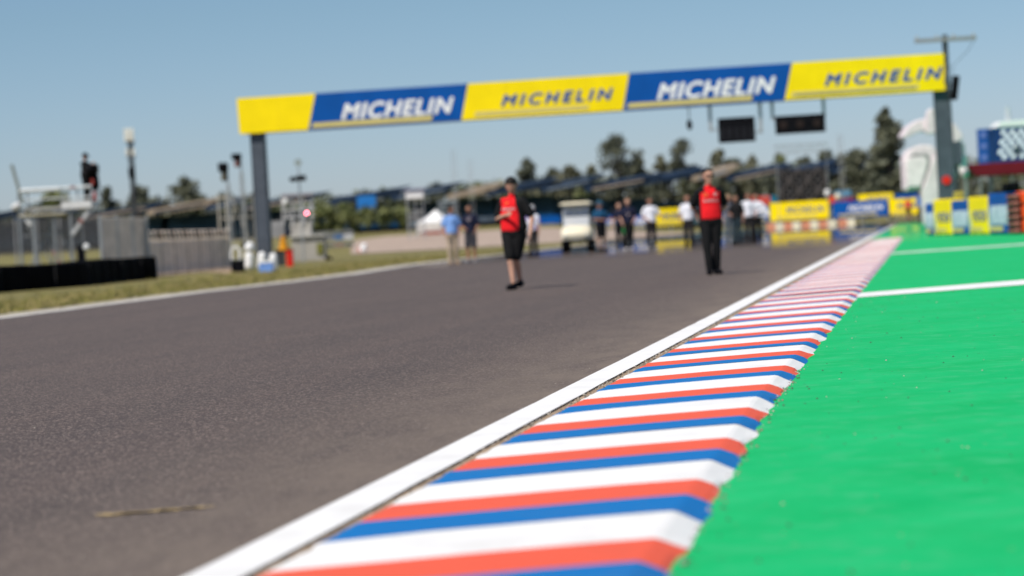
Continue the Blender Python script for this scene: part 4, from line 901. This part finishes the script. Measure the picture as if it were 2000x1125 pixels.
def marshal_post():
    d = 116.; o = P(598, 505, d); t = thing('marshal_post', 'grey concrete marshal booth with a scaffold lookout on top, right of the left gantry post', 'marshal post', (o.x, d, 0))
    def L(q, y, dy=0): p = P(q, y, d); return Vector((p.x - o.x, dy, p.z))
    z1 = L(605, 462).z; xa, xb = L(570, 480).x, L(634, 480).x
    m = MB(); m.box(((xa + xb) / 2, .6, z1 / 2), (xb - xa, 1.3, z1)); m.build('booth_wall', CONC, t, bevel=.03)
    m = MB(); m.box(((xa + xb) / 2, .55, z1 + .04), (xb - xa + .16, 1.5, .09)); m.build('booth_roof', mat('pale_slab', (.46, .45, .43)), t)
    z2 = L(590, 434).z; m = MB(); m.box((L(586, 440).x, .7, (z1 + z2) / 2 + .05), (1.0, .9, z2 - z1)); m.build('upper_cabin', mat('warm_grey', (.42, .40, .37)), t)
    m = MB(); m.box((L(563, 452).x, -.1, L(563, 453).z), (.28, .15, .26)); m.build('loud_hailer', mat('navy_black', (.015, .02, .04)), t, bevel=.04)
    m = MB(); m.box((L(625, 485).x, -.08, L(625, 486).z), (.28, .04, .55)); m.build('moss_patch', mat('moss', (.16, .16, .03)), t)
    m = MB(); m.cap(L(645, 506, -.2), L(640, 504, -.2), .12); m.build('black_bag', BLACK, t, smooth=True)
    fr = mat('white_tube', (.50, .50, .51), .5); m = MB()
    for q in (553, 572, 592, 610): m.tube(L(q, 440, .2), L(q - 3, 378, .2), .04)
    for y in (382, 396, 410, 424): m.tube(L(550, y + 2, .15), L(614, y - 2, .15), .035)
    for a, b in (((553, 440), (572, 380)), ((572, 440), (553, 400)), ((592, 438), (572, 396)), ((592, 438), (608, 396))): m.tube(L(*a, .2), L(*b, .2), .025)
    m.build('lookout_frame', fr, t)
    m = MB(); m.box(L(580, 380, .5), (1.5, 1.1, .12)); m.build('lookout_roof', mat('lilac_sheet', (.30, .28, .32)), t)
    m = MB(); m.box(L(600, 405, .6), (.6, .1, .12)); m.build('white_shelf', WHITE, t)
    m = MB(); m.cap(L(557, 396, .1), L(558, 390, .1), .12); m.build('white_lamp', WHITE, t, smooth=True)
    m = MB(); m.box(L(540, 448, .4), (.7, .4, .8)); m.tube(L(530, 500, .4), L(528, 430, .4), .04); m.tube(L(548, 505, .4), L(545, 430, .4), .04); m.build('side_rack', GREY, t)
    # lit red signal lamp
    c = L(600, 416, 0); lt = thing('signal_lamp', 'glowing pinkish red signal lamp on the marshal lookout', 'lamp', (o.x + c.x, d - .25, c.z))
    m = MB(); m.tube((0, .02, 0), (0, .14, 0), .12, n=16); m.build('housing', BLACK, lt)
    em = bpy.data.materials.new('lamp_glow'); N, Lk, b = nodes(em); b.inputs['Base Color'].default_value = (.5, .05, .08, 1); b.inputs['Emission Color'].default_value = (1, .20, .27, 1); b.inputs['Emission Strength'].default_value = 16
    m = MB(); m.tube((0, 0, 0), (0, .02, 0), .055, n=16); m.build('lens', em, lt)
    d2 = 112.; a = P(583, 350, d2); t2 = thing('camera_mast', 'remote camera mast standing over the marshal lookout with a small disc on its tip', 'camera mast', (P(588, 420, d2).x, d2, 0)); x = a.x - t2.location.x
    m = MB(); m.tube((0, 0, 0), (0, 0, P(578, 322, d2).z), .045, .03); m.build('pole', GALV, t2)
    m = MB(); m.box((.12, -.1, P(588, 348, d2).z), (.42, .4, .26)); m.cap((-.2, -.1, P(578, 350, d2).z), (-.3, -.3, P(578, 350, d2).z), .12); m.build('camera_head', BLACK, t2, bevel=.04)
    m = MB(); m.tube((0, -.05, P(578, 318, d2).z), (0, .0, P(578, 318, d2).z), .17, n=16); m.build('disc', mat('grey_disc', (.28, .33, .33)), t2)
marshal_post()
def clutter():
    def o(q, y): return G(q, y)
    p = o(567, 521); t = thing('fire_extinguisher_box', 'tall narrow red box standing on the grass before the marshal booth', 'box', p)
    m = MB(); m.box((0, 0, .33), (.26, .3, .66)); m.build('box_body', RED, t, bevel=.03); m = MB(); m.box((.0, 0, .68), (.3, .34, .05)); m.build('lid', mat('dark_red', (.3, .02, .01)), t)
    p = o(549, 519); t = thing('dark_bin', 'dark grey bin left of the narrow red box', 'bin', p)
    m = MB(); m.prism([(-.17, -.17, 0), (.17, -.17, 0), (.2, -.2, .6), (-.2, -.2, .6)], (0, .38, 0)); m.build('bin_body', DKGREY, t, bevel=.03); m = MB(); m.box((0, 0, .62), (.44, .42, .05)); m.build('rim', BLACK, t)
    m = MB(); t = thing('orange_cone', 'orange yellow cone sitting on the dark bin', 'cone', (p.x + .15, p.y, .645)); m.tube((0, 0, 0), (0, 0, .62), .22, .06, n=16); m.build('cone_body', mat('amber_plastic', (.62, .26, .01)), t, smooth=False); m = MB(); m.box((0, 0, .02), (.5, .4, .04)); m.build('foot', mat('amber_dark', (.4, .16, .01)), t)
    p = o(521, 532); t = thing('cool_box', 'blue and lilac cool box with a white lid in front of the left gantry post', 'cool box', p)
    m = MB(); m.box((0, 0, .16), (.48, .36, .32)); m.build('box_body', mat('cool_blue', (.16, .30, .66)), t, bevel=.03); m = MB(); m.box((0, 0, .35), (.5, .38, .07)); m.build('lid', WHITE, t, bevel=.02)
    rr = random.Random(3)
    for i, (q, y, h, r, lab, dz) in enumerate(((487, 527, .62, .21, 'bulging white bag left of the foot of the left gantry post', 0), (490, 529, .3, .19, 'topmost round white bundle left of the foot of the left gantry post', .70), (512, 527, .60, .19, 'tall white bag touching the right side of the left gantry post', 0), (534, 529, .56, .17, 'white bag at the right end of the heap, beside the cool box', 0))):
        p = o(q, y); t = thing('white_bag', lab, 'bag', (p.x, p.y + (.1 if i == 2 else 0), dz), 0, 'white bags round the left gantry post')
        m = MB(); m.cap((0, 0, r * .75), (.02, 0, max(r, h - r * .4)), r, r * .78, .85, n=16, dome=5); ob = m.build('bag_body', WHITE, t, smooth=True)
        for v in ob.data.vertices: v.co += v.co.normalized() * .035 * noise.noise(v.co * 9 + Vector((i * 7, 0, 0)))
        m = MB(); m.cap((.02, 0, h - .04), (.04, 0, h + .06), .05, .03); m.build('knot', WHITE, t, smooth=True)
    p = o(466, 532); t = thing('black_crate', 'black crate on the dirt at the left end of the white bags', 'crate', p)
    m = MB(); m.box((0, 0, .03), (.44, .4, .06))
    for x, y, a, b in ((-.2, 0, .04, .4), (.2, 0, .04, .4), (0, -.18, .44, .04), (0, .18, .44, .04)): m.box((x, y, .22), (a, b, .40))
    m.build('crate_body', BLACK, t); m = MB(); m.box((0, 0, .43), (.48, .44, .05)); m.build('rim', DKGREY, t)
    p = o(462, 531); t = thing('hose_coil', 'white coiled hose standing upright behind the black crate', 'hose', (p.x - .05, p.y + .5, 0)); m = MB()
    for k in range(28):
        a, b = k / 28 * 2 * pi, (k + 1) / 28 * 2 * pi; m.tube((.16 * cos(a), 0, .62 + .30 * sin(a)), (.16 * cos(b), 0, .62 + .30 * sin(b)), .045, n=7)
    m.build('hose', WHITE, t, smooth=True); m = MB(); m.bar((-.14, .05, 0), (-.1, .05, .5), .05); m.bar((.14, .05, 0), (.1, .05, .5), .05); m.build('foot', GREY, t)
    t = thing('white_case', 'small white box and its grey stand before the tall mesh fence', 'box', (P(172 + 2, 480, 80).x, 79, 0)); m = MB(); z = P(172, 481, 79).z
    m.box((0, 0, z), (.34, .2, .18)); m.build('box_body', WHITE, t, bevel=.04); m = MB(); m.bar((0, 0, 0), (0, 0, z - .09), .08); m.build('leg', GREY, t)
    t = thing('dark_drum', 'slim black drum behind the tyre barrier at the right legs of the camera platform', 'drum', (P(158, 490, 79).x, 79, 0)); m = MB(); m.tube((0, 0, 0), (0, 0, 1.25), .15, .13, n=14); m.build('drum_body', BLACK, t); m = MB(); m.tube((0, 0, 1.25), (0, 0, 1.3), .16, n=14); m.build('lid', DKGREY, t)
clutter()
sheet('verge_dirt', [G(286, 541)[:2], G(330, 538)[:2], G(400, 532)[:2], G(468, 535)[:2], G(478, 527)[:2], G(440, 520)[:2], G(330, 522)[:2], G(290, 526)[:2]], .006, DIRT)

# ------------------------------------------------------------------ people
def fuse(mb, voxel, name, mats, smooth=4):
    me = mb.mesh('tmp', mats); bm = bmesh.new(); bm.from_mesh(me); bmesh.ops.recalc_face_normals(bm, faces=bm.faces); bm.to_mesh(me); bm.free()
    o = bpy.data.objects.new('tmp', me); col.objects.link(o)
    r = o.modifiers.new('r', 'REMESH'); r.mode = 'VOXEL'; r.voxel_size = voxel; r.use_smooth_shade = True
    s = o.modifiers.new('s', 'SMOOTH'); s.iterations = smooth; s.factor = .5
    bpy.context.view_layer.update()
    m2 = bpy.data.meshes.new_from_object(o.evaluated_get(bpy.context.evaluated_depsgraph_get())); bpy.data.objects.remove(o); bpy.data.meshes.remove(me)
    m2.name = name; m2.materials.clear()
    for m in mats: m2.materials.append(m)
    m2.polygons.foreach_set('use_smooth', [True] * len(m2.polygons)); return m2
V = Vector
CLOTH = {}
def cloth(n, c, r=.85, var=.12):
    if n not in CLOTH: CLOTH[n] = mat(n, c, r, var, 6., bump=.4)
    return CLOTH[n]
def person(label, foot, yaw, H=1.79, top=None, top2=None, split=None, legs_m=None, shorts=False, skin=SKIN, hair=HAIR, cap=None, arms=None, legs=None, lean=0, headturn=(0, 0), shoes=BLACK, longs=False, fine=.013, glasses=False, chest=None, bulk=1., item=None, z0=0):
    k = H / 1.8; t = thing('person', label, 'person', (foot.x, foot.y, z0), yaw)
    L = dict(k0=(-.10, -.03, .50), a0=(-.10, .01, .09), k1=(.10, -.03, .50), a1=(.10, .03, .09)); L.update(legs or {})
    A = dict(e0=(-.255, .03, 1.13), h0=(-.27, -.06, .89), e1=(.255, .03, 1.13), h1=(.27, -.06, .89)); A.update(arms or {})
    def q(p): p = V(p); return V((p.x + lean * (p.z - .9) * (p.z > .9), p.y, p.z)) * k
    hx, hy = headturn; c = q((0, -.005, 1.668)); fd = V((sin(hx) * cos(hy), -cos(hx) * cos(hy), -sin(hy))); up = V((0, 0, 1)); sd = fd.cross(up).normalized() * -1; up2 = sd.cross(fd).normalized()
    if up2.z < 0: up2 = -up2
    def hp(x, f_, z): return c + (sd * x + fd * f_ + up2 * z) * k * 1.12
    b = MB(); B = bulk
    b.cap(hp(0, -.012, .022), hp(0, .008, -.01), 0.0986 * k, 0.0896 * k, 1.08, fwd=fd, n=16); b.cap(hp(0, .03, -.05), hp(0, .04, -.078), .076 * k, .053 * k, fwd=fd)
    b.cap(hp(0, .088, .0), hp(0, .102, -.022), .011 * k, .017 * k); b.cap(hp(-.03, .075, .02), hp(.03, .075, .02), .016 * k); b.cap(hp(-.02, .082, -.052), hp(.02, .082, -.052), .011 * k)
    for s in (-1, 1): b.cap(hp(s * .083, -.012, .012), hp(s * .083, -.012, -.02), .016 * k, .012 * k)
    b.cap(q((0, .02, 1.46)), hp(0, -.012, -.05), .062 * k, .054 * k)
    b.cap(q((0, .01, .98)), q((0, .0, 1.12)), .150 * k * B, .140 * k * B, .70, n=18); b.cap(q((0, 0, 1.12)), q((0, .01, 1.33)), .140 * k * B, .158 * k, .66, n=18)
    b.cap(q((-.125, .015, 1.40)), q((.125, .015, 1.40)), .068 * k); b.cap(q((-.06, .02, .93)), q((.06, .02, .93)), .105 * k * B)
    for s, i in ((-1, '0'), (1, '1')):
        sh = q((s * .178, .015, 1.405)); e = q(A['e' + i]); h = q(A['h' + i]); w_ = e + (h - e)
        b.cap(sh, e, .050 * k, .040 * k); b.cap(e, w_, .040 * k, .027 * k)
        ax = (h - e).normalized(); ins = V((-s, 0, 0)); ins = (ins - ax * ins.dot(ax)); ins = ins.normalized() if ins.length > .1 else V((0, -1, 0)); nrm = ax.cross(ins).normalized()
        pc = h + ax * .05 * k; b.cap(h + ax * .02 * k, h + ax * .075 * k, .033 * k, .036 * k, .5, fwd=ins)
        for f_, l_ in ((-1.5, .060), (-.5, .070), (.5, .074), (1.5, .066)):
            r0 = h + ax * .085 * k + nrm * f_ * .0195 * k; r1 = r0 + ax * l_ * .55 * k; b.cap(r0, r1, .0095 * k, .009 * k, n=8); b.cap(r1, r1 + (ax * .6 + ins * .5).normalized() * l_ * .5 * k, .009 * k, .0075 * k, n=8)
        th = h + ax * .03 * k + ins * .02 * k - nrm * .028 * k; b.cap(th, th + (ax * .7 - nrm * .6 + ins * .3).normalized() * .055 * k, .012 * k, .009 * k, n=8)
        hip = q((s * .085, .01, .92)); kn = q(L['k' + i]); an = q(L['a' + i])
        b.cap(hip, kn, .086 * k * B, .056 * k, n=14); cf = kn + (an - kn) * .3 + V((0, .018, 0)) * k; b.cap(kn, cf, .054 * k, .056 * k); b.cap(cf, an, .056 * k, .036 * k)
        b.cap(an + V((0, .03, -.045)) * k, an + V((s * .02, -.13, -.055)) * k, .034 * k, .028 * k)
    link(fuse(b, fine, 'body', [skin]), 'body', t)
    # shirt
    g = MB(); B2 = B
    g.cap(q((0, .01, .985)), q((0, 0, 1.12)), .186 * k * B, .168 * k * B, .72, n=18); g.cap(q((0, 0, 1.12)), q((0, .01, 1.33)), .168 * k * B, .188 * k, .68, n=18)
    g.cap(q((-.145, .015, 1.400)), q((.145, .015, 1.400)), .084 * k); g.cap(q((0, .02, 1.45)), q((0, .015, 1.495)), .072 * k, .066 * k)
    for s, i in ((-1, '0'), (1, '1')):
        sh = q((s * .178, .015, 1.40)); e = q(A['e' + i]); h = q(A['h' + i])
        if longs: g.cap(sh, e, .068 * k, .054 * k); g.cap(e, e + (h - e) * .97, .054 * k, .040 * k)
        else: g.cap(sh, sh + (e - sh) * .76, .074 * k, .072 * k)
    me = fuse(g, fine, 'shirt', [top, top2 or top]); so_ = link(me, 'shirt', t)
    if split: me.polygons.foreach_set('material_index', [1 if split(p.center / k) else 0 for p in me.polygons])
    # trousers or shorts
    g = MB(); g.cap(q((-.05, .015, .93)), q((.05, .015, .93)), .128 * k * B)
    for s, i in ((-1, '0'), (1, '1')):
        hip = q((s * .085, .01, .90)); kn = q(L['k' + i]); an = q(L['a' + i])
        if shorts: g.cap(hip, kn + (hip - kn) * .12, .108 * k * B, .092 * k, n=14)
        else: g.cap(hip, kn, .104 * k * B, .076 * k, n=14); g.cap(kn, an + V((0, 0, .02)), .076 * k, .066 * k)
    link(fuse(g, fine, 'trousers', [legs_m]), 'shorts' if shorts else 'trousers', t)
    for s, i in ((-1, '0'), (1, '1')):
        an = q(L['a' + i]); g = MB(); g.cap(an + V((0, .035, -.035)) * k, an + V((s * .03, -.17, -.045)) * k, .058 * k, .050 * k, n=12); g.cap(an + V((0, .01, .0)) * k, an + V((0, .01, -.03)) * k, .050 * k)
        so2 = g.build('shoe', shoes, t, smooth=True)
        for v in so2.data.vertices: v.co.z = max(v.co.z, an.z - .088 * k)
    if cap:
        g = MB(); g.cap(hp(0, -.012, .045), hp(0, .0, .045), 0.1098 * k, 0.1075 * k, fwd=fd, n=16); g.add([hp(-.07, .06, .05), hp(.07, .06, .05), hp(.055, .17, .035), hp(-.055, .17, .035), hp(-.07, .06, .062), hp(.07, .06, .062), hp(.055, .17, .047), hp(-.055, .17, .047)], [(3, 2, 1, 0), (4, 5, 6, 7), (0, 1, 5, 4), (1, 2, 6, 5), (2, 3, 7, 6), (3, 0, 4, 7)])
        g.build('cap', cap, t, smooth=False)
    else:
        g = MB(); g.cap(hp(0, -.02, .035), hp(0, -.022, .02), 0.1019 * k, 0.0974 * k, 1.05, fwd=fd, n=16); g.cap(hp(0, .018, .076), hp(0, -.03, .07), .045 * k, .06 * k); g.cap(hp(0, -.04, -.01), hp(0, -.04, -.05), .066 * k, .055 * k)
        g.cap(hp(-.062, -.03, .01), hp(.062, -.03, .01), .038 * k); g.cap(hp(-.05, -.055, -.04), hp(.05, -.055, -.04), .030 * k)
        link(fuse(g, fine, 'hair', [hair], 2), 'hair', t)
    if glasses:
        g = MB()
        for s in (-1, 1): g.cap(hp(s * .033 - .012, .098, .012), hp(s * .033 + .012, .098, .010), .021 * k, flat=.4, fwd=fd); g.bar(hp(s * .058, .09, .014), hp(s * .088, -.01, .014), .007 * k)
        g.bar(hp(-.02, .10, .014), hp(.02, .10, .014), .007 * k); g.build('sunglasses', BLACK, t)
    if chest:                                # printed marks laid on the shirt
        tree_ = BVHTree.FromPolygons([v.co for v in me.vertices], [p.vertices for p in me.polygons])
        for (txt, cx, cz, wd, hg, m_) in chest:
            tm = text_mesh(txt, wd * k, hg * k, .15, .04, 1, .002); tm.materials.clear(); tm.materials.append(m_)
            bm = bmesh.new(); bm.from_mesh(tm); bmesh.ops.subdivide_edges(bm, edges=[e for e in bm.edges if e.calc_length() > .02], cuts=2); bm.to_mesh(tm); bm.free()
            for v in tm.vertices:
                x, z = v.co.x + (cx - wd / 2) * k, v.co.z + cz * k; hit = tree_.ray_cast(V((x, -1, z)), V((0, 1, 0)))[0]
                v.co = V((x, (hit.y if hit else -.1) - .004 - (.002 if v.co.y < 0 else 0), z))
            link(tm, 'shirt_print', so_)
    return t
def fpos(q, y): return G(q, y)
RS = cloth('red_shirt', (.74, .012, .018)); BS = cloth('black_cloth', (.008, .008, .009), var=.3); WS = cloth('white_shirt', (.72, .72, .78)); NS = cloth('navy_shirt', (.012, .014, .035))
LB = cloth('light_blue_shirt', (.20, .36, .72)); KH = cloth('khaki_trousers', (.42, .33, .24)); GT_ = cloth('grey_trousers', (.10, .12, .14)); TB = cloth('teal_blue_shirt', (.015, .08, .17)); GS = cloth('grey_shirt', (.11, .11, .13))
WP = mat('white_print', (.75, .62, .62), .6); YP = mat('yellow_print', (.6, .35, .08), .6)
DKB = cloth('dark_trousers', (.022, .020, .022)); SH_W = mat('white_shoe', (.7, .66, .68))
E0 = dict
person('man in red and black shirt and black shorts walking head down, hand on chest', fpos(1010, 566), radians(-16), 1.80, RS, BS,
       lambda c: (c.x > .12 - .25 * max(0, c.z - 1.2) or (c.z > 1.26 and c.x < -.17) or c.y > .08 or (c.x < -.19)), BS, True, skin=SKIN, headturn=(-.05, .75),
       arms=E0(e0=(-.27, .03, 1.15), h0=(-.05, -.22, 1.20), e1=(.315, .0, 1.14), h1=(.31, -.12, .90)), legs=E0(k0=(-.060, -.09, .50), a0=(-.020, -.12, .09), k1=(.015, .0, .50), a1=(.0, .20, .13)), bulk=1.22,
       fine=.0085, chest=[('Lenovo', -.04, 1.275, .22, .055, WP), ('O', -.07, 1.37, .05, .04, YP)])
person('man in sunglasses, red and black shirt and long black trousers, hands behind his back', fpos(1394, 537), radians(4), 1.82, RS, BS,
       lambda c: (abs(c.x) > .165 or c.y > .07 or (c.z > 1.40 and abs(c.x) > .09)), BS, False, headturn=(.15, .0), glasses=True,
       arms=E0(e0=(-.285, .13, 1.16), h0=(-.11, .20, .98), e1=(.285, .13, 1.16), h1=(.12, .21, 1.0)), legs=E0(k0=(-.095, -.05, .50), a0=(-.07, -.06, .09), k1=(.08, .0, .50), a1=(.065, .05, .09)), bulk=1.14,
       fine=.0085, chest=[('Lenovo', 0, 1.235, .24, .055, WP), ('O', -.08, 1.33, .06, .05, YP), ('*', .08, 1.33, .07, .06, WP)])
person('man in light blue shirt and khaki trousers at the left edge of the track', fpos(886, 517), radians(20), 1.82, LB, None, None, KH, skin=SKIN2, headturn=(.9, .15), arms=E0(e0=(-.27, .02, 1.15), h0=(-.22, -.1, .92), e1=(.26, 0, 1.15), h1=(.2, -.12, .93)), longs=False, shoes=mat('tan_shoe', (.3, .22, .15)), bulk=1.12)
person('man in a dark shirt and dark shorts just right of the man in light blue', fpos(922, 514), radians(-10), 1.83, NS, None, None, cloth('charcoal_shorts', (.05, .05, .06)), shorts=True, skin=SKIN2, headturn=(-.1, .3), arms=E0(e0=(-.26, -.03, 1.14), h0=(-.12, -.22, 1.05), e1=(.26, 0, 1.14), h1=(.2, -.15, .98)), shoes=GREY, chest=[('O', .0, 1.3, .1, .08, WP)])
person('person in white cap and white and violet shirt, right of the walker in shorts', fpos(1044, 502), radians(-30), 1.74, WS, cloth('violet_cloth', (.22, .12, .36)), lambda c: noise.noise(c * 9) > .18, DKB, cap=mat('pale_cap', (.42, .42, .44)), headturn=(-.4, .2), arms=E0(e0=(-.26, 0, 1.14), h0=(-.2, -.15, .95)))
person('man in dark blue shirt, cap and black shorts right of the golf cart', fpos(1176, 491), radians(25), 1.83, TB, NS, lambda c: c.z < 1.22, BS, shorts=True, skin=SKIN2, cap=mat('blue_cap', (.02, .08, .14)), headturn=(.6, .2), arms=E0(e0=(-.28, -.02, 1.16), h0=(-.05, -.28, 1.12), e1=(.3, -.05, 1.14), h1=(.42, -.25, 1.12)), bulk=1.15)
person('person half hidden behind the navy clad man, face showing to his left', fpos(1213, 488), radians(0), 1.76, NS, None, None, BS, skin=SKIN, headturn=(.2, 0))
person('man in all navy with white shoes holding something green at his side', fpos(1231, 489), radians(-8), 1.86, NS, None, None, BS, skin=SKIN, hair=mat('sandy_hair', (.16, .10, .06)), shoes=SH_W, headturn=(-.1, .1), arms=E0(e0=(-.28, -.04, 1.14), h0=(-.2, -.2, .93), e1=(.25, .02, 1.14), h1=(.18, -.16, .98)), legs=E0(k0=(-.06, -.08, .5), a0=(-.10, -.16, .09), k1=(.07, .02, .5), a1=(.04, .12, .1)), chest=[('O', .0, 1.2, .09, .08, WP)])
person('white shirted man with both arms bent, first one right of the navy clad man', fpos(1274, 487), radians(6), 1.84, WS, None, None, DKB, skin=SKIN2, headturn=(0, .25), arms=E0(e0=(-.29, 0, 1.15), h0=(-.12, -.18, 1.0), e1=(.31, 0, 1.17), h1=(.34, -.2, 1.1)), bulk=1.15, shoes=GREY)
person('man in a white shirt and black trousers just left of the man in sunglasses', fpos(1347, 484), radians(-6), 1.85, WS, None, None, DKB, skin=SKIN2, headturn=(.2, .1), arms=E0(e0=(-.26, 0, 1.14), h0=(-.26, -.12, .93), e1=(.29, .0, 1.15), h1=(.34, -.14, .94)), bulk=1.08)
person('man in a grey shirt and grey trousers partly hidden by the man in sunglasses', fpos(1427, 478), radians(15), 1.80, GS, None, None, GT_, skin=SKIN2, hair=mat('fair_hair', (.25, .18, .11)), headturn=(.4, .1))
person('man in black top just right of the grey clad man behind the man in sunglasses', fpos(1442, 479), radians(-30), 1.74, BS, None, None, cloth('dark_teal_trousers', (.02, .035, .045)), skin=SKIN2, headturn=(-.5, .1), arms=E0(e0=(-.26, -.05, 1.14), h0=(-.1, -.25, 1.08)))
person('white shirted man with black trousers, left one of the pair before the short blue banner', fpos(1465, 476), radians(8), 1.83, WS, None, None, DKB, skin=SKIN2, headturn=(.5, .1), arms=E0(e0=(-.29, .02, 1.13), h0=(-.33, -.08, .92), e1=(.27, -.05, 1.13), h1=(.2, -.2, .97)), bulk=1.1)
person('person in long sleeved white shirt, right one of the pair before the short blue banner', fpos(1481, 474), radians(-12), 1.80, WS, None, None, BS, skin=SKIN2, longs=True, headturn=(-.4, .1), arms=E0(e0=(.33, 0, 1.20), e1=(.36, -.02, 1.18), h1=(.44, -.08, .96), h0=(-.18, -.2, 1.0)))
person('distant marshal in a red shirt and black shorts near the end of the green apron', fpos(1775, 430), radians(0), 1.78, cloth('coral_shirt', (.66, .07, .06)), None, None, BS, shorts=True, skin=SKIN2)
person('distant marshal in a blue shirt and dark trousers next to the white column', fpos(1801, 437), radians(-20), 1.80, cloth('blue_shirt', (.03, .13, .42)), None, None, DKB, skin=SKIN)
person('camera operator all in black standing on the platform behind the covered camera', Vector((P(170, 392, DECKD).x, DECKD + .1, 0)), radians(55), 1.66, BS, cloth('dark_grey_cloth', (.05, .045, .055)), lambda c: noise.noise(c * 5) > .25, BS, skin=SKIN2, cap=BLACK, headturn=(.2, .3), arms=E0(e0=(-.2, -.2, 1.2), h0=(-.1, -.42, 1.36), e1=(.22, -.12, 1.2), h1=(.1, -.4, 1.3)), longs=True, z0=DECKZ, bulk=1.25)
def held():
    p = fpos(1222, 488); t = thing('green_bag', 'small green bag hanging from the hand of the navy clad man', 'bag', (p.x, p.y - .2, .58)); m = MB(); m.box((0, 0, .12), (.18, .07, .24)); m.build('bag_body', mat('leaf_green', (.03, .22, .06)), t, bevel=.03)
    m = MB(); m.bar((-.05, 0, .24), (0, 0, .36), .012); m.bar((.05, 0, .24), (0, 0, .36), .012); m.build('handle', mat('leaf_green_strap', (.03, .16, .05)), t)
    p = fpos(1037, 502); t = thing('shoulder_bag', 'pale bag with a round white end carried by the person in the white cap', 'bag', (p.x, p.y - .2, .62)); m = MB(); m.cap((-.08, 0, .13), (.1, .05, .13), .12); m.build('bag_body', mat('pale_bag', (.55, .55, .58)), t, smooth=True)
    m = MB(); m.bar((-.1, 0, .22), (.04, .08, .8), .025); m.build('strap', BLACK, t)
held()

# ------------------------------------------------------------------ golf cart
def golf_cart():
    p = G(1133, 493); t = thing('golf_cart', 'cream golf cart with roof and windscreen among the people on the track', 'golf cart', (p.x, p.y + 1.0, 0), radians(-6))
    W = 1.08
    m = MB(); prof = [(-1.18, .47), (-1.25, .66), (-1.16, .84), (-.98, .94), (-.72, 1.0), (-.62, .66), (-.62, .47)]
    vs = []; n = len(prof); us = [-1, -.94, -.8, -.5, 0, .5, .8, .94, 1]
    for u in us:
        e = 1 - .14 * abs(u) ** 4
        for y, z in prof: vs.append((u * W / 2, -.62 + (y + .62) * (1 - .20 * abs(u) ** 3), .47 + (z - .47) * e))
    m.add(vs, [(i * n + j, (i + 1) * n + j, (i + 1) * n + (j + 1) % n, i * n + (j + 1) % n) for i in range(len(us) - 1) for j in range(n)] + [tuple(range(n)), tuple(range(len(vs) - n, len(vs)))])
    m.build('front_cowl', CREAM, t, smooth=False, bevel=.02)
    m = MB(); m.box((0, .35, .50), (W * .9, 2.0, .10)); m.box((0, .95, .68), (W * .94, 1.0, .42)); m.build('body', CREAM, t, bevel=.05)
    m = MB(); m.box((0, -1.1, .42), (W * .96, .34, .10)); m.box((0, .2, .40), (W * .7, 2.0, .08)); m.build('bumper', BLACK, t, bevel=.03)
    m = MB(); m.box((0, .55, .86), (W * .86, .5, .14)); m.box((0, .82, 1.12), (W * .84, .12, .5)); m.build('seat', mat('tan_seat', (.55, .47, .34)), t, bevel=.05)
    m = MB(); m.box((0, .05, 1.78), (W * 1.06, 1.9, .07)); m.box((0, .05, 1.83), (W * .9, 1.7, .05)); m.build('roof', CREAM, t, bevel=.04)
    for x in (-1, 1):
        m = MB(); m.tube((x * W * .46, -.72, .95), (x * W * .47, -.50, 1.76), .022); m.build('roof_post', BLACK, t)
        m = MB(); m.tube((x * W * .46, .95, .8), (x * W * .47, .80, 1.76), .022); m.build('roof_post', BLACK, t)
    wm = bpy.data.materials.new('windscreen'); N, Lk, b = nodes(wm); b.inputs['Base Color'].default_value = (.72, .75, .80, 1); b.inputs['Roughness'].default_value = .12; b.inputs['Alpha'].default_value = .5
    m = MB(); m.prism([(-W * .45, -.73, .97), (W * .45, -.73, .97), (W * .45, -.53, 1.72), (-W * .45, -.53, 1.72)], (0, .01, 0)); m.build('windscreen', wm, t)
    m = MB(); m.box((0, -.64, 1.36), (W * .9, .02, .02)); m.build('windscreen_hinge', BLACK, t)
    m = MB()
    for k in range(16):
        a, b2 = k / 16 * 2 * pi, (k + 1) / 16 * 2 * pi; c = V((-.26, -.2, 1.06)); m.tube(c + V((.17 * cos(a), .06 * sin(a), .15 * sin(a))), c + V((.17 * cos(b2), .06 * sin(b2), .15 * sin(b2))), .016, n=6)
    m.tube((-.26, -.2, 1.06), (-.26, -.55, .8), .02); m.build('steering_wheel', BLACK, t)
    for x, y in ((-.47, -.82), (.47, -.82), (-.47, .95), (.47, .95)):
        m = MB(); m.tube((x - .09, y, .225), (x + .09, y, .225), .225, n=20); wh = m.build('wheel', RUB, t, bevel=.03); m = MB(); m.tube((x - .1 if x < 0 else x + .085, y, .225), (x - .085 if x < 0 else x + .1, y, .225), .11, n=14); m.build('rim', GALV, wh)
    for x in (-.38, .38): m = MB(); m.cap((x, -1.16, .64), (x, -1.19, .64), .06, n=12); m.build('headlight', mat('lamp_glass', (.7, .7, .66), .2), t, smooth=True)
    m = MB(); m.box((0, -1.24, .46), (.3, .02, .10)); m.build('badge_plate', GREY, t)
golf_cart()
